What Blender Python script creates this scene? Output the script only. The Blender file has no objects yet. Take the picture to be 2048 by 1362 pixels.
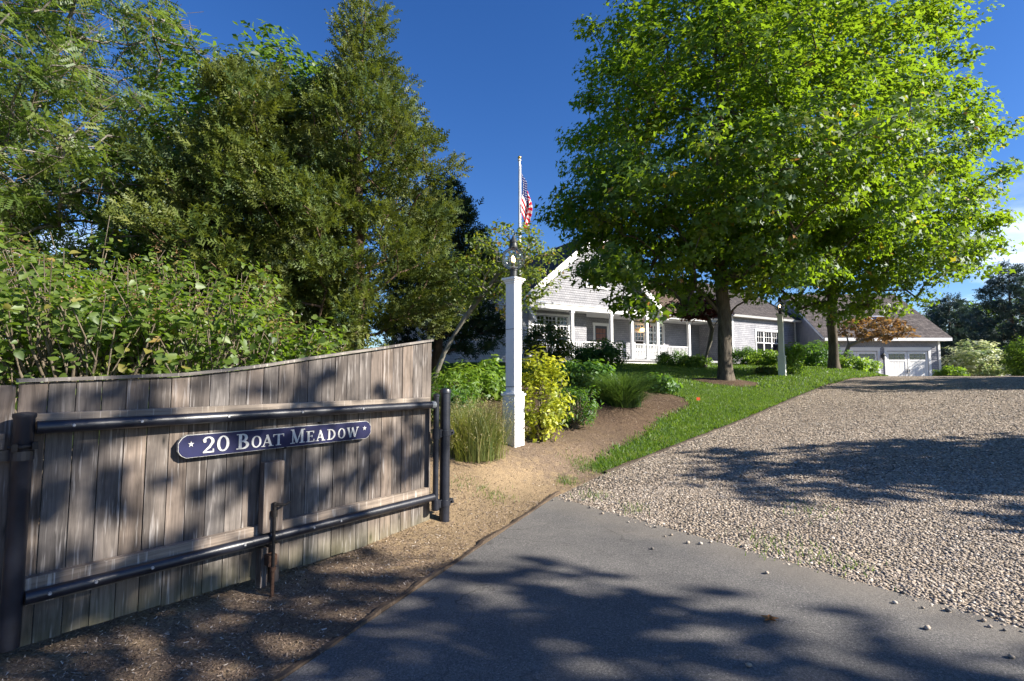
import bpy, math, random
import numpy as np
from mathutils import Vector, Matrix

# ------------------------------------------------------------------ camera, sky, sun, exposure
SC = bpy.context.scene
COL = SC.collection
PITCH = math.atan(73 / 1000.0)
CAM = np.array([0.0, 0.0, 1.5])
cd = bpy.data.cameras.new('camera'); cam = bpy.data.objects.new('camera', cd); COL.objects.link(cam)
cam.location = CAM; cam.rotation_euler = (math.pi / 2 + PITCH, 0, 0)
cd.sensor_width = 36; cd.lens = 36 * 1000 / 2048.0; cd.clip_start = 0.05; cd.clip_end = 3000
SC.camera = cam
SUN_EL, SUN_AZ = math.radians(29.0), math.radians(107.0)      # azimuth measured from +Y towards +X
SUN_DIR = Vector((math.cos(SUN_EL) * math.sin(SUN_AZ), math.cos(SUN_EL) * math.cos(SUN_AZ), math.sin(SUN_EL)))
W = bpy.data.worlds.new('World'); SC.world = W; W.use_nodes = True
wn = W.node_tree.nodes; wl = W.node_tree.links; wn.clear()
wo = wn.new('ShaderNodeOutputWorld'); bg = wn.new('ShaderNodeBackground'); bg.inputs['Strength'].default_value = 0.09
sky = wn.new('ShaderNodeTexSky'); sky.sky_type = 'NISHITA'; sky.sun_disc = False
sky.sun_elevation = SUN_EL; sky.sun_rotation = SUN_AZ; sky.altitude = 300; sky.air_density = 1.0; sky.dust_density = 0.25; sky.ozone_density = 4.5
tc = wn.new('ShaderNodeTexCoord'); mp = wn.new('ShaderNodeMapping'); mp.inputs['Scale'].default_value = (1, 1, 2.6); mp.inputs['Location'].default_value = (57.5, 29.2, 11.84)
nz = wn.new('ShaderNodeTexNoise'); nz.inputs['Scale'].default_value = 2.6; nz.inputs['Detail'].default_value = 7; nz.inputs['Roughness'].default_value = 0.55
cr = wn.new('ShaderNodeValToRGB'); cr.color_ramp.elements[0].position = 0.53; cr.color_ramp.elements[1].position = 0.70
sx = wn.new('ShaderNodeSeparateXYZ')
band = wn.new('ShaderNodeValToRGB'); e = band.color_ramp.elements
e[0].position = 0.0; e[0].color = (1, 1, 1, 1); e[1].position = 0.30; e[1].color = (0, 0, 0, 1); k = e.new(0.17); k.color = (.95, .95, .95, 1)
mul = wn.new('ShaderNodeMath'); mul.operation = 'MULTIPLY'
mixc = wn.new('ShaderNodeMix'); mixc.data_type = 'RGBA'; mixc.inputs[7].default_value = (8.0, 8.4, 9.0, 1)
wl.new(tc.outputs['Generated'], mp.inputs['Vector']); wl.new(mp.outputs[0], nz.inputs['Vector']); wl.new(nz.outputs['Fac'], cr.inputs[0])
wl.new(tc.outputs['Generated'], sx.inputs[0]); wl.new(sx.outputs['Z'], band.inputs[0])
wl.new(cr.outputs[0], mul.inputs[0]); wl.new(band.outputs[0], mul.inputs[1])
hsv = wn.new('ShaderNodeHueSaturation'); hsv.inputs['Saturation'].default_value = 1.22; hsv.inputs['Hue'].default_value = .512; hsv.inputs['Value'].default_value = .75; wl.new(sky.outputs[0], hsv.inputs['Color'])
wl.new(mul.outputs[0], mixc.inputs[0]); wl.new(hsv.outputs[0], mixc.inputs[6]); wl.new(mixc.outputs[2], bg.inputs[0]); wl.new(bg.outputs[0], wo.inputs[0])
sl = bpy.data.lights.new('sun', 'SUN'); sl.energy = 5.0; sl.angle = math.radians(0.55); sl.color = (1.0, 0.92, 0.80)
so = bpy.data.objects.new('sun', sl); COL.objects.link(so); so.rotation_euler = SUN_DIR.to_track_quat('Z', 'Y').to_euler(); so.location = (30, 0, 30)
SC.view_settings.view_transform = 'Standard'; SC.view_settings.look = 'None'; SC.view_settings.gamma = 1; SC.view_settings.use_curve_mapping = False
SC.view_settings.exposure = 1.42
SC.render.engine = 'CYCLES'
SC.cycles.max_bounces = 8; SC.cycles.transparent_max_bounces = 12; SC.cycles.caustics_reflective = False; SC.cycles.caustics_refractive = False
SC.cycles.sample_clamp_indirect = 4

RNG = np.random.default_rng(20)
FW = np.array([0, math.cos(PITCH), math.sin(PITCH)]); UP = np.array([0, -math.sin(PITCH), math.cos(PITCH)]); RT = np.array([1., 0, 0])
def at(px, py, Y):                       # world point seen at a pixel of the photograph, at depth Y
    r = RT * (px - 1024) / 1000 + UP * (681 - py) / 1000 + FW
    return CAM + r * (Y / r[1])

# ------------------------------------------------------------------ materials
MATS = {}
class NT:
    def __init__(s, name):
        s.m = bpy.data.materials.new(name); s.m.use_nodes = True; s.t = s.m.node_tree; s.n = s.t.nodes; s.n.clear()
        s.out = s.n.new('ShaderNodeOutputMaterial'); MATS[name] = s.m
    def add(s, typ, **kw):
        n = s.n.new('ShaderNode' + typ)
        for k, v in kw.items():
            if k in n.inputs: n.inputs[k].default_value = v
            else: setattr(n, k, v)
        return n
    def link(s, a, b): s.t.links.new(a, b)
    def ramp(s, fac, stops):
        r = s.add('ValToRGB'); el = r.color_ramp.elements
        while len(el) < len(stops): el.new(0.5)
        for e_, (p, c) in zip(el, stops): e_.position = p; e_.color = (*c, 1) if len(c) == 3 else c
        s.link(fac, r.inputs[0]); return r.outputs[0]
    def coord(s, scale=(1, 1, 1), kind='Object', rot=(0, 0, 0), per_object=False):
        t = s.add('TexCoord'); m = s.add('Mapping'); m.inputs['Scale'].default_value = scale; m.inputs['Rotation'].default_value = rot
        s.link(t.outputs[kind], m.inputs['Vector'])
        if per_object:
            oi = s.add('ObjectInfo'); v = s.add('VectorMath', operation='SCALE'); v.inputs[0].default_value = (37, 53, 71); s.link(oi.outputs['Random'], v.inputs['Scale'])
            s.link(v.outputs[0], m.inputs['Location'])
        return m.outputs[0]
    def noise(s, vec, scale, detail=4, rough=.55, dist=0.0):
        n = s.add('TexNoise'); n.inputs['Scale'].default_value = scale; n.inputs['Detail'].default_value = detail; n.inputs['Roughness'].default_value = rough; n.inputs['Distortion'].default_value = dist
        s.link(vec, n.inputs['Vector']); return n.outputs['Fac']
    def mix(s, fac, a, b, blend='MIX'):
        m = s.add('Mix', data_type='RGBA', blend_type=blend)
        for sock, v in ((m.inputs[0], fac), (m.inputs[6], a), (m.inputs[7], b)):
            if hasattr(v, 'links'): s.link(v, sock)
            else: sock.default_value = v if not isinstance(v, tuple) else (*v, 1)[:4]
        return m.outputs[2]
    def bump(s, h, strength=.5, dist=.01):
        b = s.add('Bump'); b.inputs['Strength'].default_value = strength; b.inputs['Distance'].default_value = dist; s.link(h, b.inputs['Height']); return b.outputs[0]
    def principled(s, color, rough=.7, metal=0, normal=None, spec=.4):
        p = s.add('BsdfPrincipled')
        if hasattr(color, 'links'): s.link(color, p.inputs['Base Color'])
        else: p.inputs['Base Color'].default_value = (*color, 1)
        if hasattr(rough, 'links'): s.link(rough, p.inputs['Roughness'])
        else: p.inputs['Roughness'].default_value = rough
        p.inputs['Metallic'].default_value = metal; p.inputs['Specular IOR Level'].default_value = spec
        if normal is not None: s.link(normal, p.inputs['Normal'])
        s.link(p.outputs[0], s.out.inputs[0]); return p

def mat_plain(name, c, rough=.6, metal=0, spec=.4, vary=.12, scale=3.0, bump=0.15):
    t = NT(name); v = t.coord(); f = t.noise(v, scale, 6, .65)
    c0 = tuple(x * (1 - vary) for x in c); c1 = tuple(min(1, x * (1 + vary)) for x in c)
    col = t.ramp(f, [(.3, c0), (.7, c1)])
    t.principled(col, rough, metal, t.bump(t.noise(v, 60, 3), bump, .003), spec)

def mat_leaf(name, stops, trans, tfac=.45, rough=.5, gloss=.03):
    """leaf blades: each leaf's own tint picks a colour, light also passes through"""
    t = NT(name); a = t.add('Attribute', attribute_name='tint'); col = t.ramp(a.outputs['Fac'], stops)
    d = t.add('BsdfDiffuse'); tr = t.add('BsdfTranslucent'); g = t.add('BsdfGlossy'); g.inputs['Roughness'].default_value = rough
    tcol = t.mix(.55, col, trans); tcol2 = t.mix(1.0, tcol, (1.6, 1.6, 1.2), 'MULTIPLY')
    t.link(col, d.inputs[0]); t.link(tcol2, tr.inputs[0]); g.inputs[0].default_value = (.9, .95, 1, 1)
    m1 = t.add('MixShader'); m1.inputs[0].default_value = tfac; t.link(d.outputs[0], m1.inputs[1]); t.link(tr.outputs[0], m1.inputs[2])
    m2 = t.add('MixShader'); m2.inputs[0].default_value = gloss; t.link(m1.outputs[0], m2.inputs[1]); t.link(g.outputs[0], m2.inputs[2])
    t.link(m2.outputs[0], t.out.inputs[0])

def mat_wood(name, dark, light, per_object=True, grain=(38, 38, 2.2), green=True):
    t = NT(name); v = t.coord(grain, 'Object', per_object=per_object); f = t.noise(v, 1.0, 7, .62, .6)
    v2 = t.coord((1, 1, 1), 'Object', per_object=per_object); big = t.noise(v2, 2.3, 4, .6)
    oi = t.add('ObjectInfo')
    col = t.ramp(f, [(.25, dark), (.5, tuple((a + b) / 2 for a, b in zip(dark, light))), (.78, light)])
    tone = t.ramp(oi.outputs['Random'], [(0, (.60, .58, .57)), (.3, (1.0, .95, .90)), (.55, (.80, .82, .85)), (.8, (1.25, 1.12, 1.0)), (1, (.9, .84, .8))])
    col = t.mix(1.0, col, tone, 'MULTIPLY')
    stain = t.ramp(big, [(.32, (.50, .48, .48)), (.65, (1.2, 1.15, 1.10))]); col = t.mix(.9, col, stain, 'MULTIPLY')
    # knots
    kv = t.coord((7, 7, 2.6), 'Object', per_object=per_object); vo = t.add('TexVoronoi', Scale=1.0); t.link(kv, vo.inputs['Vector'])
    kn = t.ramp(vo.outputs['Distance'], [(.03, (1, 1, 1)), (.11, (.25, .25, .25)), (.17, (0, 0, 0))]); kd = t.mix(kn, col, tuple(c * .45 for c in dark)); col = kd
    # silver weathering streaks
    sv = t.coord((60, 60, 3.5), 'Object', per_object=per_object); sf = t.noise(sv, 1.0, 3, .5); s2 = t.ramp(sf, [(.58, (0, 0, 0)), (.72, (.65, .65, .65))])
    col = t.mix(s2, col, tuple(min(1, c * 1.7) for c in light))
    if green:                              # algae low on the boards
        sp = t.add('SeparateXYZ'); g = t.add('TexCoord'); t.link(g.outputs['Object'], sp.inputs[0]); gm = t.ramp(sp.outputs['Z'], [(.0, (.45, .45, .45)), (.22, (0, 0, 0))]); gm2 = t.mix(big, (0, 0, 0), gm)
        col = t.mix(gm2, col, (.22, .22, .07))
    t.principled(col, .85, 0, t.bump(f, .5, .004), .2)

def mat_shingle(name, c0, c1, w, h, gap=(.06, .06, .07), rough=.9, gain=.5):
    t = NT(name); uv = t.add('TexCoord')
    b = t.add('TexBrick'); b.offset = .43; b.offset_frequency = 2; b.squash = 1.0
    b.inputs['Color1'].default_value = (*c0, 1); b.inputs['Color2'].default_value = (*c1, 1); b.inputs['Mortar'].default_value = (*gap, 1)
    b.inputs['Scale'].default_value = 1.0; b.inputs['Mortar Size'].default_value = .006; b.inputs['Brick Width'].default_value = w; b.inputs['Row Height'].default_value = h; b.inputs['Bias'].default_value = 0.0
    t.link(uv.outputs['UV'], b.inputs['Vector'])
    f = t.noise(uv.outputs['UV'], 1.1, 6, .6); st = t.ramp(f, [(.3, (.78, .78, .8)), (.7, (1.12, 1.1, 1.08))])
    f2 = t.noise(uv.outputs['UV'], 14, 4, .6); st2 = t.ramp(f2, [(.3, (1 - gain * .4,) * 3), (.7, (1 + gain * .4,) * 3)])
    col = t.mix(1.0, t.mix(1.0, b.outputs[0], st, 'MULTIPLY'), st2, 'MULTIPLY')
    t.principled(col, rough, 0, t.bump(f2, .4, .01), .2)

mat_wood('gate_wood', (.054, .050, .048), (.225, .210, .200))
mat_wood('rail_wood', (.12, .11, .10), (.34, .315, .285), grain=(2.0, 2.0, 45), green=False)
mat_wood('block_wood', (.06, .053, .05), (.19, .172, .16), green=False)
mat_wood('edging_wood', (.045, .036, .028), (.135, .11, .088), grain=(3, 3, 60), green=False)
mat_plain('pipe_black', (.012, .014, .022), .38, 0, .6, .4, 12, .25)
mat_plain('rod_iron', (.02, .018, .017), .6, .3, .4, .5, 40, .4)
mat_plain('rust', (.075, .042, .028), .85, 0, .2, .5, 50, .5)
mat_plain('bolt_steel', (.45, .46, .48), .45, .6, .5, .3, 60)
mat_plain('weld_grey', (.22, .24, .25), .6, .2, .4, .4, 60)
mat_plain('sign_navy', (.007, .009, .050), .55, 0, .3, .25, 7)
mat_plain('sign_silver', (.52, .52, .50), .55, 0, .4, .3, 25)
mat_plain('white_paint', (.80, .80, .79), .5, 0, .4, .05, 2, .06)
t = NT('post_white'); v = t.coord(); sp = t.add('SeparateXYZ'); t.link(v, sp.inputs[0]); f = t.noise(v, 9, 6, .65); g1 = t.ramp(sp.outputs['Z'], [(.0, (1, 1, 1)), (.22, (.25, .25, .25)), (.5, (0, 0, 0))]); g2 = t.mix(t.ramp(f, [(.35, (.1, .1, .1)), (.65, (1, 1, 1))]), (0, 0, 0), g1)
t.principled(t.mix(t.mix(.5, (0, 0, 0), g2), t.ramp(f, [(.3, (.76, .76, .75)), (.7, (.82, .82, .81))]), (.33, .27, .20)), .55, 0, None, .35)
mat_plain('white_trim', (.78, .79, .80), .55, 0, .4, .04, 2, .05)
mat_plain('cream_post', (.74, .73, .66), .55, 0, .4, .05, 2, .05)
mat_plain('porch_ceiling', (.60, .60, .58), .7, 0, .3, .04)
mat_plain('porch_floor', (.30, .31, .33), .7, 0, .3, .1)
mat_plain('lantern_metal', (.05, .055, .055), .5, .5, .5, .4, 20, .2)
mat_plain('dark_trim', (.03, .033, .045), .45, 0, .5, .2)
mat_plain('door_wood', (.16, .055, .025), .45, 0, .5, .35, 8)
mat_plain('pole_silver', (.74, .75, .76), .4, .05, .5, .08)
mat_plain('gold', (.72, .47, .12), .3, .9, .5, .1)
mat_plain('concrete', (.36, .34, .31), .9, 0, .2, .15, 6, .4)
mat_plain('car_paint', (.78, .79, .80), .25, 0, .6, .02)
mat_plain('tyre', (.02, .02, .02), .85, 0, .3, .2)
mat_plain('flag_orange', (.75, .10, .02), .6, 0, .3, .1)
mat_plain('dry_leaf', (.33, .14, .045), .8, 0, .2, .4, 60, .4)
mat_plain('bell_rust', (.10, .035, .03), .6, .2, .4, .3)
mat_plain('siding_plain', (.30, .305, .335), .9, 0, .2, .12, 4, .3)
mat_plain('roof_metal', (.55, .58, .62), .4, .4, .5, .1)
mat_plain('flower_red', (.6, .05, .06), .6, 0, .3, .2)
mat_shingle('siding_grey', (.295, .305, .34), (.355, .365, .40), .17, .128, (.14, .14, .16), gain=.25)
mat_shingle('siding_white_or_sunlit', (.62, .63, .65), (.70, .70, .72), .17, .128, (.42, .43, .45), gain=.15)  # neighbour's pale clapboards; also the left wing's grey siding painted as sunlit
mat_shingle('roof_shingle', (.085, .075, .075), (.17, .15, .145), .16, .14, (.03, .03, .03), gain=.8)
mat_shingle('roof_brown', (.17, .12, .095), (.24, .175, .14), .2, .14, (.06, .05, .04), gain=.5)

t = NT('window_glass'); t.principled((.012, .014, .017), .06, 0, None, .9)
t = NT('clear_glass'); tr = t.add('BsdfTransparent'); tr.inputs[0].default_value = (.96, .97, .96, 1); gl = t.add('BsdfGlossy'); gl.inputs['Roughness'].default_value = .03
lw = t.add('LayerWeight'); lw.inputs[0].default_value = .25; fa = t.ramp(lw.outputs['Fresnel'], [(0, (.09, .09, .09)), (.35, (.32, .32, .32)), (1, (.8, .8, .8))]); m2 = t.add('MixShader'); t.link(fa, m2.inputs[0])
t.link(tr.outputs[0], m2.inputs[1]); t.link(gl.outputs[0], m2.inputs[2]); t.link(m2.outputs[0], t.out.inputs[0])
def mat_emit(name, c, s):
    t = NT(name); e_ = t.add('Emission'); e_.inputs[0].default_value = (*c, 1); e_.inputs[1].default_value = s; t.link(e_.outputs[0], t.out.inputs[0])
mat_emit('bulb_glow', (1, .62, .28), 14.0)
mat_emit('porch_glow', (1, .55, .2), 2.2)

# bark
def mat_bark(name, c0, c1):
    t = NT(name); v = t.coord((9, 9, 1.6)); f = t.noise(v, 1.6, 7, .65, .8); f2 = t.noise(t.coord(), 1.2, 3)
    col = t.mix(1.0, t.ramp(f, [(.3, c0), (.7, c1)]), t.ramp(f2, [(.3, (.75, .75, .75)), (.7, (1.15, 1.12, 1.05))]), 'MULTIPLY')
    t.principled(col, .9, 0, t.bump(f, .8, .03), .15)
mat_bark('bark_maple', (.055, .045, .038), (.17, .15, .125)); mat_bark('bark_grey', (.10, .095, .085), (.27, .255, .23)); mat_bark('bark_cedar', (.075, .048, .034), (.18, .13, .095))
mat_bark('twig', (.085, .068, .05), (.22, .19, .15))

# foliage colours
mat_leaf('leaf_maple', [(0, (.034, .085, .011)), (.5, (.058, .120, .012)), (.84, (.098, .155, .012)), (.96, (.17, .19, .014)), (1, (.34, .15, .03))], (.25, .37, .015), .48)
mat_leaf('leaf_oak', [(0, (.020, .052, .011)), (.6, (.055, .11, .018)), (1, (.105, .16, .025))], (.20, .33, .03), .42)
mat_leaf('leaf_locust', [(0, (.04, .075, .016)), (.6, (.085, .135, .024)), (1, (.15, .18, .03))], (.22, .32, .05), .45)
mat_leaf('cedar_green', [(0, (.026, .054, .012)), (.5, (.078, .112, .020)), (.85, (.135, .150, .026)), (1, (.13, .17, .09))], (.16, .19, .02), .28, .6, .02)
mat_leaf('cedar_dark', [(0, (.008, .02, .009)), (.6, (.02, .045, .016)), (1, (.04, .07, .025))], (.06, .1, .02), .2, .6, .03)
mat_leaf('spruce_blue', [(0, (.020, .040, .034)), (.6, (.042, .078, .066)), (1, (.08, .12, .11))], (.05, .08, .05), .15, .6, .04)
mat_leaf('leaf_lilac', [(0, (.04, .07, .012)), (.5, (.09, .14, .022)), (.92, (.15, .19, .035)), (1, (.26, .18, .05))], (.26, .42, .03), .4)
mat_leaf('leaf_crab', [(0, (.03, .06, .012)), (.5, (.075, .12, .02)), (.88, (.12, .165, .025)), (1, (.32, .13, .03))], (.30, .36, .04), .45)
mat_leaf('leaf_yellow', [(0, (.12, .16, .012)), (.5, (.32, .36, .03)), (1, (.52, .50, .06))], (.5, .52, .03), .4)
mat_leaf('leaf_shrub', [(0, (.02, .06, .010)), (.5, (.045, .115, .018)), (1, (.09, .18, .03))], (.2, .36, .03), .4)
mat_leaf('leaf_lime', [(0, (.05, .11, .012)), (.5, (.11, .20, .02)), (1, (.20, .28, .04))], (.3, .45, .04), .45)
mat_leaf('leaf_rosy', [(0, (.03, .07, .012)), (.6, (.075, .125, .022)), (1, (.26, .12, .045))], (.25, .33, .04), .4)
mat_leaf('leaf_purple', [(0, (.018, .008, .010)), (.6, (.045, .014, .016)), (1, (.09, .03, .022))], (.16, .03, .03), .35)
mat_leaf('leaf_orange', [(0, (.07, .09, .025)), (.45, (.19, .12, .05)), (1, (.28, .18, .085))], (.36, .18, .06), .35)
mat_leaf('leaf_dogwood', [(0, (.10, .17, .05)), (.45, (.25, .33, .14)), (.55, (.62, .64, .48)), (1, (.78, .78, .66))], (.4, .45, .2), .3)
mat_leaf('blade_lawn', [(0, (.030, .070, .010)), (.5, (.062, .125, .014)), (.85, (.115, .175, .025)), (1, (.22, .20, .07))], (.22, .36, .03), .35, .5, .03)
mat_leaf('blade_tall', [(0, (.05, .085, .02)), (.5, (.11, .145, .03)), (.78, (.21, .20, .07)), (1, (.40, .32, .17))], (.3, .32, .06), .35)
mat_leaf('blade_fountain', [(0, (.02, .055, .014)), (.7, (.045, .095, .022)), (1, (.12, .14, .04))], (.15, .25, .04), .35)
mat_leaf('seed_head', [(0, (.10, .05, .02)), (1, (.24, .15, .07))], (.2, .12, .05), .25)

# ground materials
t = NT('soil'); v = t.coord(); f = t.noise(v, .9, 6, .6); fine = t.noise(v, 60, 5, .7); mid = t.noise(v, 9, 6, .65)
mul_c = t.ramp(fine, [(.3, (.085, .062, .046)), (.55, (.20, .15, .11)), (.75, (.40, .32, .24))])
sand_c = t.ramp(fine, [(.3, (.20, .145, .088)), (.6, (.33, .25, .155)), (.8, (.44, .35, .24))])
# sand shows round a patch by the gate post and along the drive edge
sp = t.add('VectorMath', operation='DISTANCE'); t.link(v, sp.inputs[0]); sp.inputs[1].default_value = (-.2, 5.8, .1)
ad = t.add('Math', operation='MULTIPLY_ADD'); t.link(mid, ad.inputs[0]); ad.inputs[1].default_value = -1.6; t.link(sp.outputs['Value'], ad.inputs[2])
sm = t.ramp(ad.outputs[0], [(.18, (1, 1, 1)), (.98, (0, 0, 0))])
sm2 = t.ramp(mid, [(.48, (0, 0, 0)), (.68, (.7, .7, .7))]); smx = t.mix(1.0, sm, sm2, 'ADD')
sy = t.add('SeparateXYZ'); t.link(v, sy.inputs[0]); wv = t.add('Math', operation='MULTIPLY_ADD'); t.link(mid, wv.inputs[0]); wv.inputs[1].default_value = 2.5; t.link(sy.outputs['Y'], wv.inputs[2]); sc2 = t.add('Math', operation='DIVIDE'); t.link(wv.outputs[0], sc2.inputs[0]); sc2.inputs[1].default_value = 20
bed = t.ramp(sc2.outputs[0], [(.44, (1, 1, 1)), (.53, (.50, .46, .44))]); mul_c = t.mix(1.0, mul_c, bed, 'MULTIPLY'); smx = t.mix(1.0, smx, t.ramp(sc2.outputs[0], [(.44, (1, 1, 1)), (.55, (.25, .25, .25))]), 'MULTIPLY')  # farther bed darkened: browner bark mulch, plus its shade worked into the colour
col = t.mix(smx, mul_c, sand_c); big = t.ramp(f, [(.3, (.75, .75, .75)), (.7, (1.15, 1.12, 1.1))]); col = t.mix(1.0, col, big, 'MULTIPLY')
t.principled(col, .95, 0, t.bump(fine, .9, .02), .1)

t = NT('lawn_turf'); v = t.coord(); f = t.noise(v, 1.2, 5); f2 = t.noise(v, 55, 4, .7)
col = t.mix(1.0, t.ramp(f2, [(.3, (.028, .055, .010)), (.7, (.075, .12, .018))]), t.ramp(f, [(.3, (.8, .85, .8)), (.7, (1.15, 1.1, 1))]), 'MULTIPLY')
t.principled(col, .9, 0, t.bump(f2, .8, .03), .1)

t = NT('asphalt'); v = t.coord(); n1 = t.noise(v, 190, 3, .7); n2 = t.noise(v, 1.3, 5, .6); n3 = t.noise(v, 420, 2, .5)
vo = t.add('TexVoronoi', Scale=150.0); t.link(v, vo.inputs['Vector'])
col = t.ramp(n1, [(.32, (.060, .060, .060)), (.55, (.122, .120, .118)), (.72, (.215, .21, .205))])
spk = t.ramp(vo.outputs['Color'], [(.90, (0, 0, 0)), (.93, (.7, .7, .7))]); col = t.mix(spk, col, (.27, .26, .25)); n4 = t.noise(v, 75, 2, .6); col = t.mix(1.0, col, t.ramp(n4, [(.32, (.66, .66, .67)), (.5, (1, 1, 1)), (.70, (1.5, 1.47, 1.43))]), 'MULTIPLY')
col = t.mix(1.0, col, t.ramp(n2, [(.3, (.84, .84, .85)), (.7, (1.3, 1.27, 1.23))]), 'MULTIPLY')
n5 = t.noise(v, .55, 6, .7, .6); col = t.mix(t.ramp(n5, [(.52, (0, 0, 0)), (.72, (.5, .5, .5))]), col, (.21, .195, .175))
cv = t.add('TexVoronoi', feature='DISTANCE_TO_EDGE', Scale=.55); dv = t.add('VectorMath', operation='ADD'); nv_ = t.add('TexNoise', Scale=2.2, Detail=6.0); t.link(v, nv_.inputs['Vector']); t.link(v, dv.inputs[0]); t.link(nv_.outputs['Color'], dv.inputs[1]); t.link(dv.outputs[0], cv.inputs['Vector'])
ckm = t.mix(t.ramp(n5, [(.45, (0, 0, 0)), (.6, (.8, .8, .8))]), (0, 0, 0), t.ramp(cv.outputs['Distance'], [(.0, (1, 1, 1)), (.006, (0, 0, 0))])); col = t.mix(ckm, col, (.03, .029, .028))
bd_ = t.add('VectorMath', operation='DOT_PRODUCT'); t.link(v, bd_.inputs[0]); bd_.inputs[1].default_value = (.782, .623, 0); of = t.add('Math', operation='MULTIPLY_ADD'); t.link(n5, of.inputs[0]); of.inputs[1].default_value = .9; t.link(bd_.outputs['Value'], of.inputs[2]); of2 = t.add('Math', operation='SUBTRACT'); t.link(of.outputs[0], of2.inputs[0]); of2.inputs[1].default_value = 4.0
col = t.mix(t.ramp(of2.outputs[0], [(.35, (0, 0, 0)), (.95, (.55, .55, .55))]), col, (.25, .215, .17))
t.principled(col, .82, 0, t.bump(n1, .9, .006), .35)

t = NT('gravel_sheet'); v = t.coord(); vo = t.add('TexVoronoi', Scale=36.0); t.link(v, vo.inputs['Vector'])
sepc = t.add('SeparateColor'); t.link(vo.outputs['Color'], sepc.inputs[0])
col = t.ramp(sepc.outputs[0], [(0, (.11, .10, .09)), (.25, (.23, .19, .15)), (.6, (.36, .30, .238)), (.85, (.43, .37, .305)), (1, (.54, .49, .43))])
edge = t.ramp(vo.outputs['Distance'], [(.45, (1, 1, 1)), (.75, (.45, .42, .40))]); col = t.mix(1.0, col, edge, 'MULTIPLY')
f = t.noise(v, .55, 5, .6); col = t.mix(1.0, col, t.ramp(f, [(.3, (.78, .76, .74)), (.7, (1.12, 1.1, 1.06))]), 'MULTIPLY')
f3 = t.noise(v, 2.2, 5, .6); col = t.mix(t.ramp(f3, [(.62, (0, 0, 0)), (.78, (.5, .5, .5))]), col, (.36, .27, .15))
inv = t.add('Math', operation='SUBTRACT'); inv.inputs[0].default_value = 1; t.link(vo.outputs['Distance'], inv.inputs[1])
t.principled(col, .85, 0, t.bump(inv.outputs[0], 1.0, .03), .25)
t = NT('pebble'); a = t.add('Attribute', attribute_name='tint'); v = t.coord(); f = t.noise(v, 70, 3)
col = t.ramp(a.outputs['Fac'], [(0, (.08, .08, .08)), (.22, (.20, .18, .155)), (.5, (.35, .285, .22)), (.8, (.44, .375, .305)), (1, (.58, .535, .47))])
col = t.mix(1.0, col, t.ramp(f, [(.3, (.8, .8, .8)), (.7, (1.15, 1.15, 1.15))]), 'MULTIPLY'); t.principled(col, .75, 0, t.bump(f, .3, .004), .3)
t = NT('chip'); a = t.add('Attribute', attribute_name='tint'); col = t.ramp(a.outputs['Fac'], [(0, (.06, .042, .032)), (.5, (.23, .17, .125)), (.85, (.38, .31, .24)), (1, (.54, .48, .41))]); t.principled(col, .95, 0, None, .1)

# flag print: canton, stars and thirteen stripes on the cloth's own coordinates
t = NT('flag_cloth'); uv = t.add('TexCoord'); sp = t.add('SeparateXYZ'); t.link(uv.outputs['UV'], sp.inputs[0])
def M(op, a, b=None, c=None):
    n = t.add('Math', operation=op)
    for i, x in enumerate((a, b, c)):
        if x is None: continue
        if hasattr(x, 'links'): t.link(x, n.inputs[i])
        else: n.inputs[i].default_value = x
    return n.outputs[0]
st = M('MODULO', M('FLOOR', M('MULTIPLY', sp.outputs['Y'], 13)), 2)
stripes = t.mix(st, (.72, .025, .04), (.86, .85, .83))
can = M('MULTIPLY', M('LESS_THAN', sp.outputs['X'], .4), M('GREATER_THAN', sp.outputs['Y'], 6 / 13))
cx = M('SUBTRACT', M('FRACT', M('MULTIPLY', sp.outputs['X'], 15)), .5); cy = M('SUBTRACT', M('FRACT', M('MULTIPLY', sp.outputs['Y'], 16.7)), .5)
star = M('LESS_THAN', M('ADD', M('MULTIPLY', cx, cx), M('MULTIPLY', cy, cy)), .035)
field = t.mix(star, (.02, .03, .14), (.8, .8, .8)); col = t.mix(can, stripes, field)
d = t.add('BsdfDiffuse'); t.link(col, d.inputs[0]); tr = t.add('BsdfTranslucent'); t.link(col, tr.inputs[0]); mx = t.add('MixShader'); mx.inputs[0].default_value = .4
t.link(d.outputs[0], mx.inputs[1]); t.link(tr.outputs[0], mx.inputs[2]); t.link(mx.outputs[0], t.out.inputs[0])

# ------------------------------------------------------------------ mesh helpers
def link(o, parent=None):
    COL.objects.link(o)
    if parent is not None: o.parent = parent
    return o
def empty(name, loc=(0, 0, 0), rz=0.0):
    o = bpy.data.objects.new(name, None); o.location = loc; o.rotation_euler = (0, 0, rz); o.empty_display_size = .2; return link(o)
def tag(o, label, cat, group=None, kind=None):
    if label: o['label'] = label
    if cat: o['category'] = cat
    if group: o['group'] = group
    if kind: o['kind'] = kind
    return o
def np_mesh(name, V, loops, starts, mat, smooth=False, tint=None, uv=None):
    me = bpy.data.meshes.new(name); nv = len(V); nl = len(loops); nf = len(starts)
    me.vertices.add(nv); me.vertices.foreach_set('co', np.asarray(V, np.float32).ravel())
    me.loops.add(nl); me.loops.foreach_set('vertex_index', np.asarray(loops, np.int32))
    me.polygons.add(nf); me.polygons.foreach_set('loop_start', np.asarray(starts, np.int32))
    if smooth: me.polygons.foreach_set('use_smooth', np.ones(nf, bool))
    if tint is not None:
        at_ = me.attributes.new('tint', 'FLOAT', 'FACE'); at_.data.foreach_set('value', np.asarray(tint, np.float32))
    if uv is not None:
        u = me.uv_layers.new(name='uv'); u.data.foreach_set('uv', np.asarray(uv, np.float32).ravel())
    me.update(calc_edges=True); me.validate()
    if mat: me.materials.append(MATS[mat])
    return me
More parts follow.
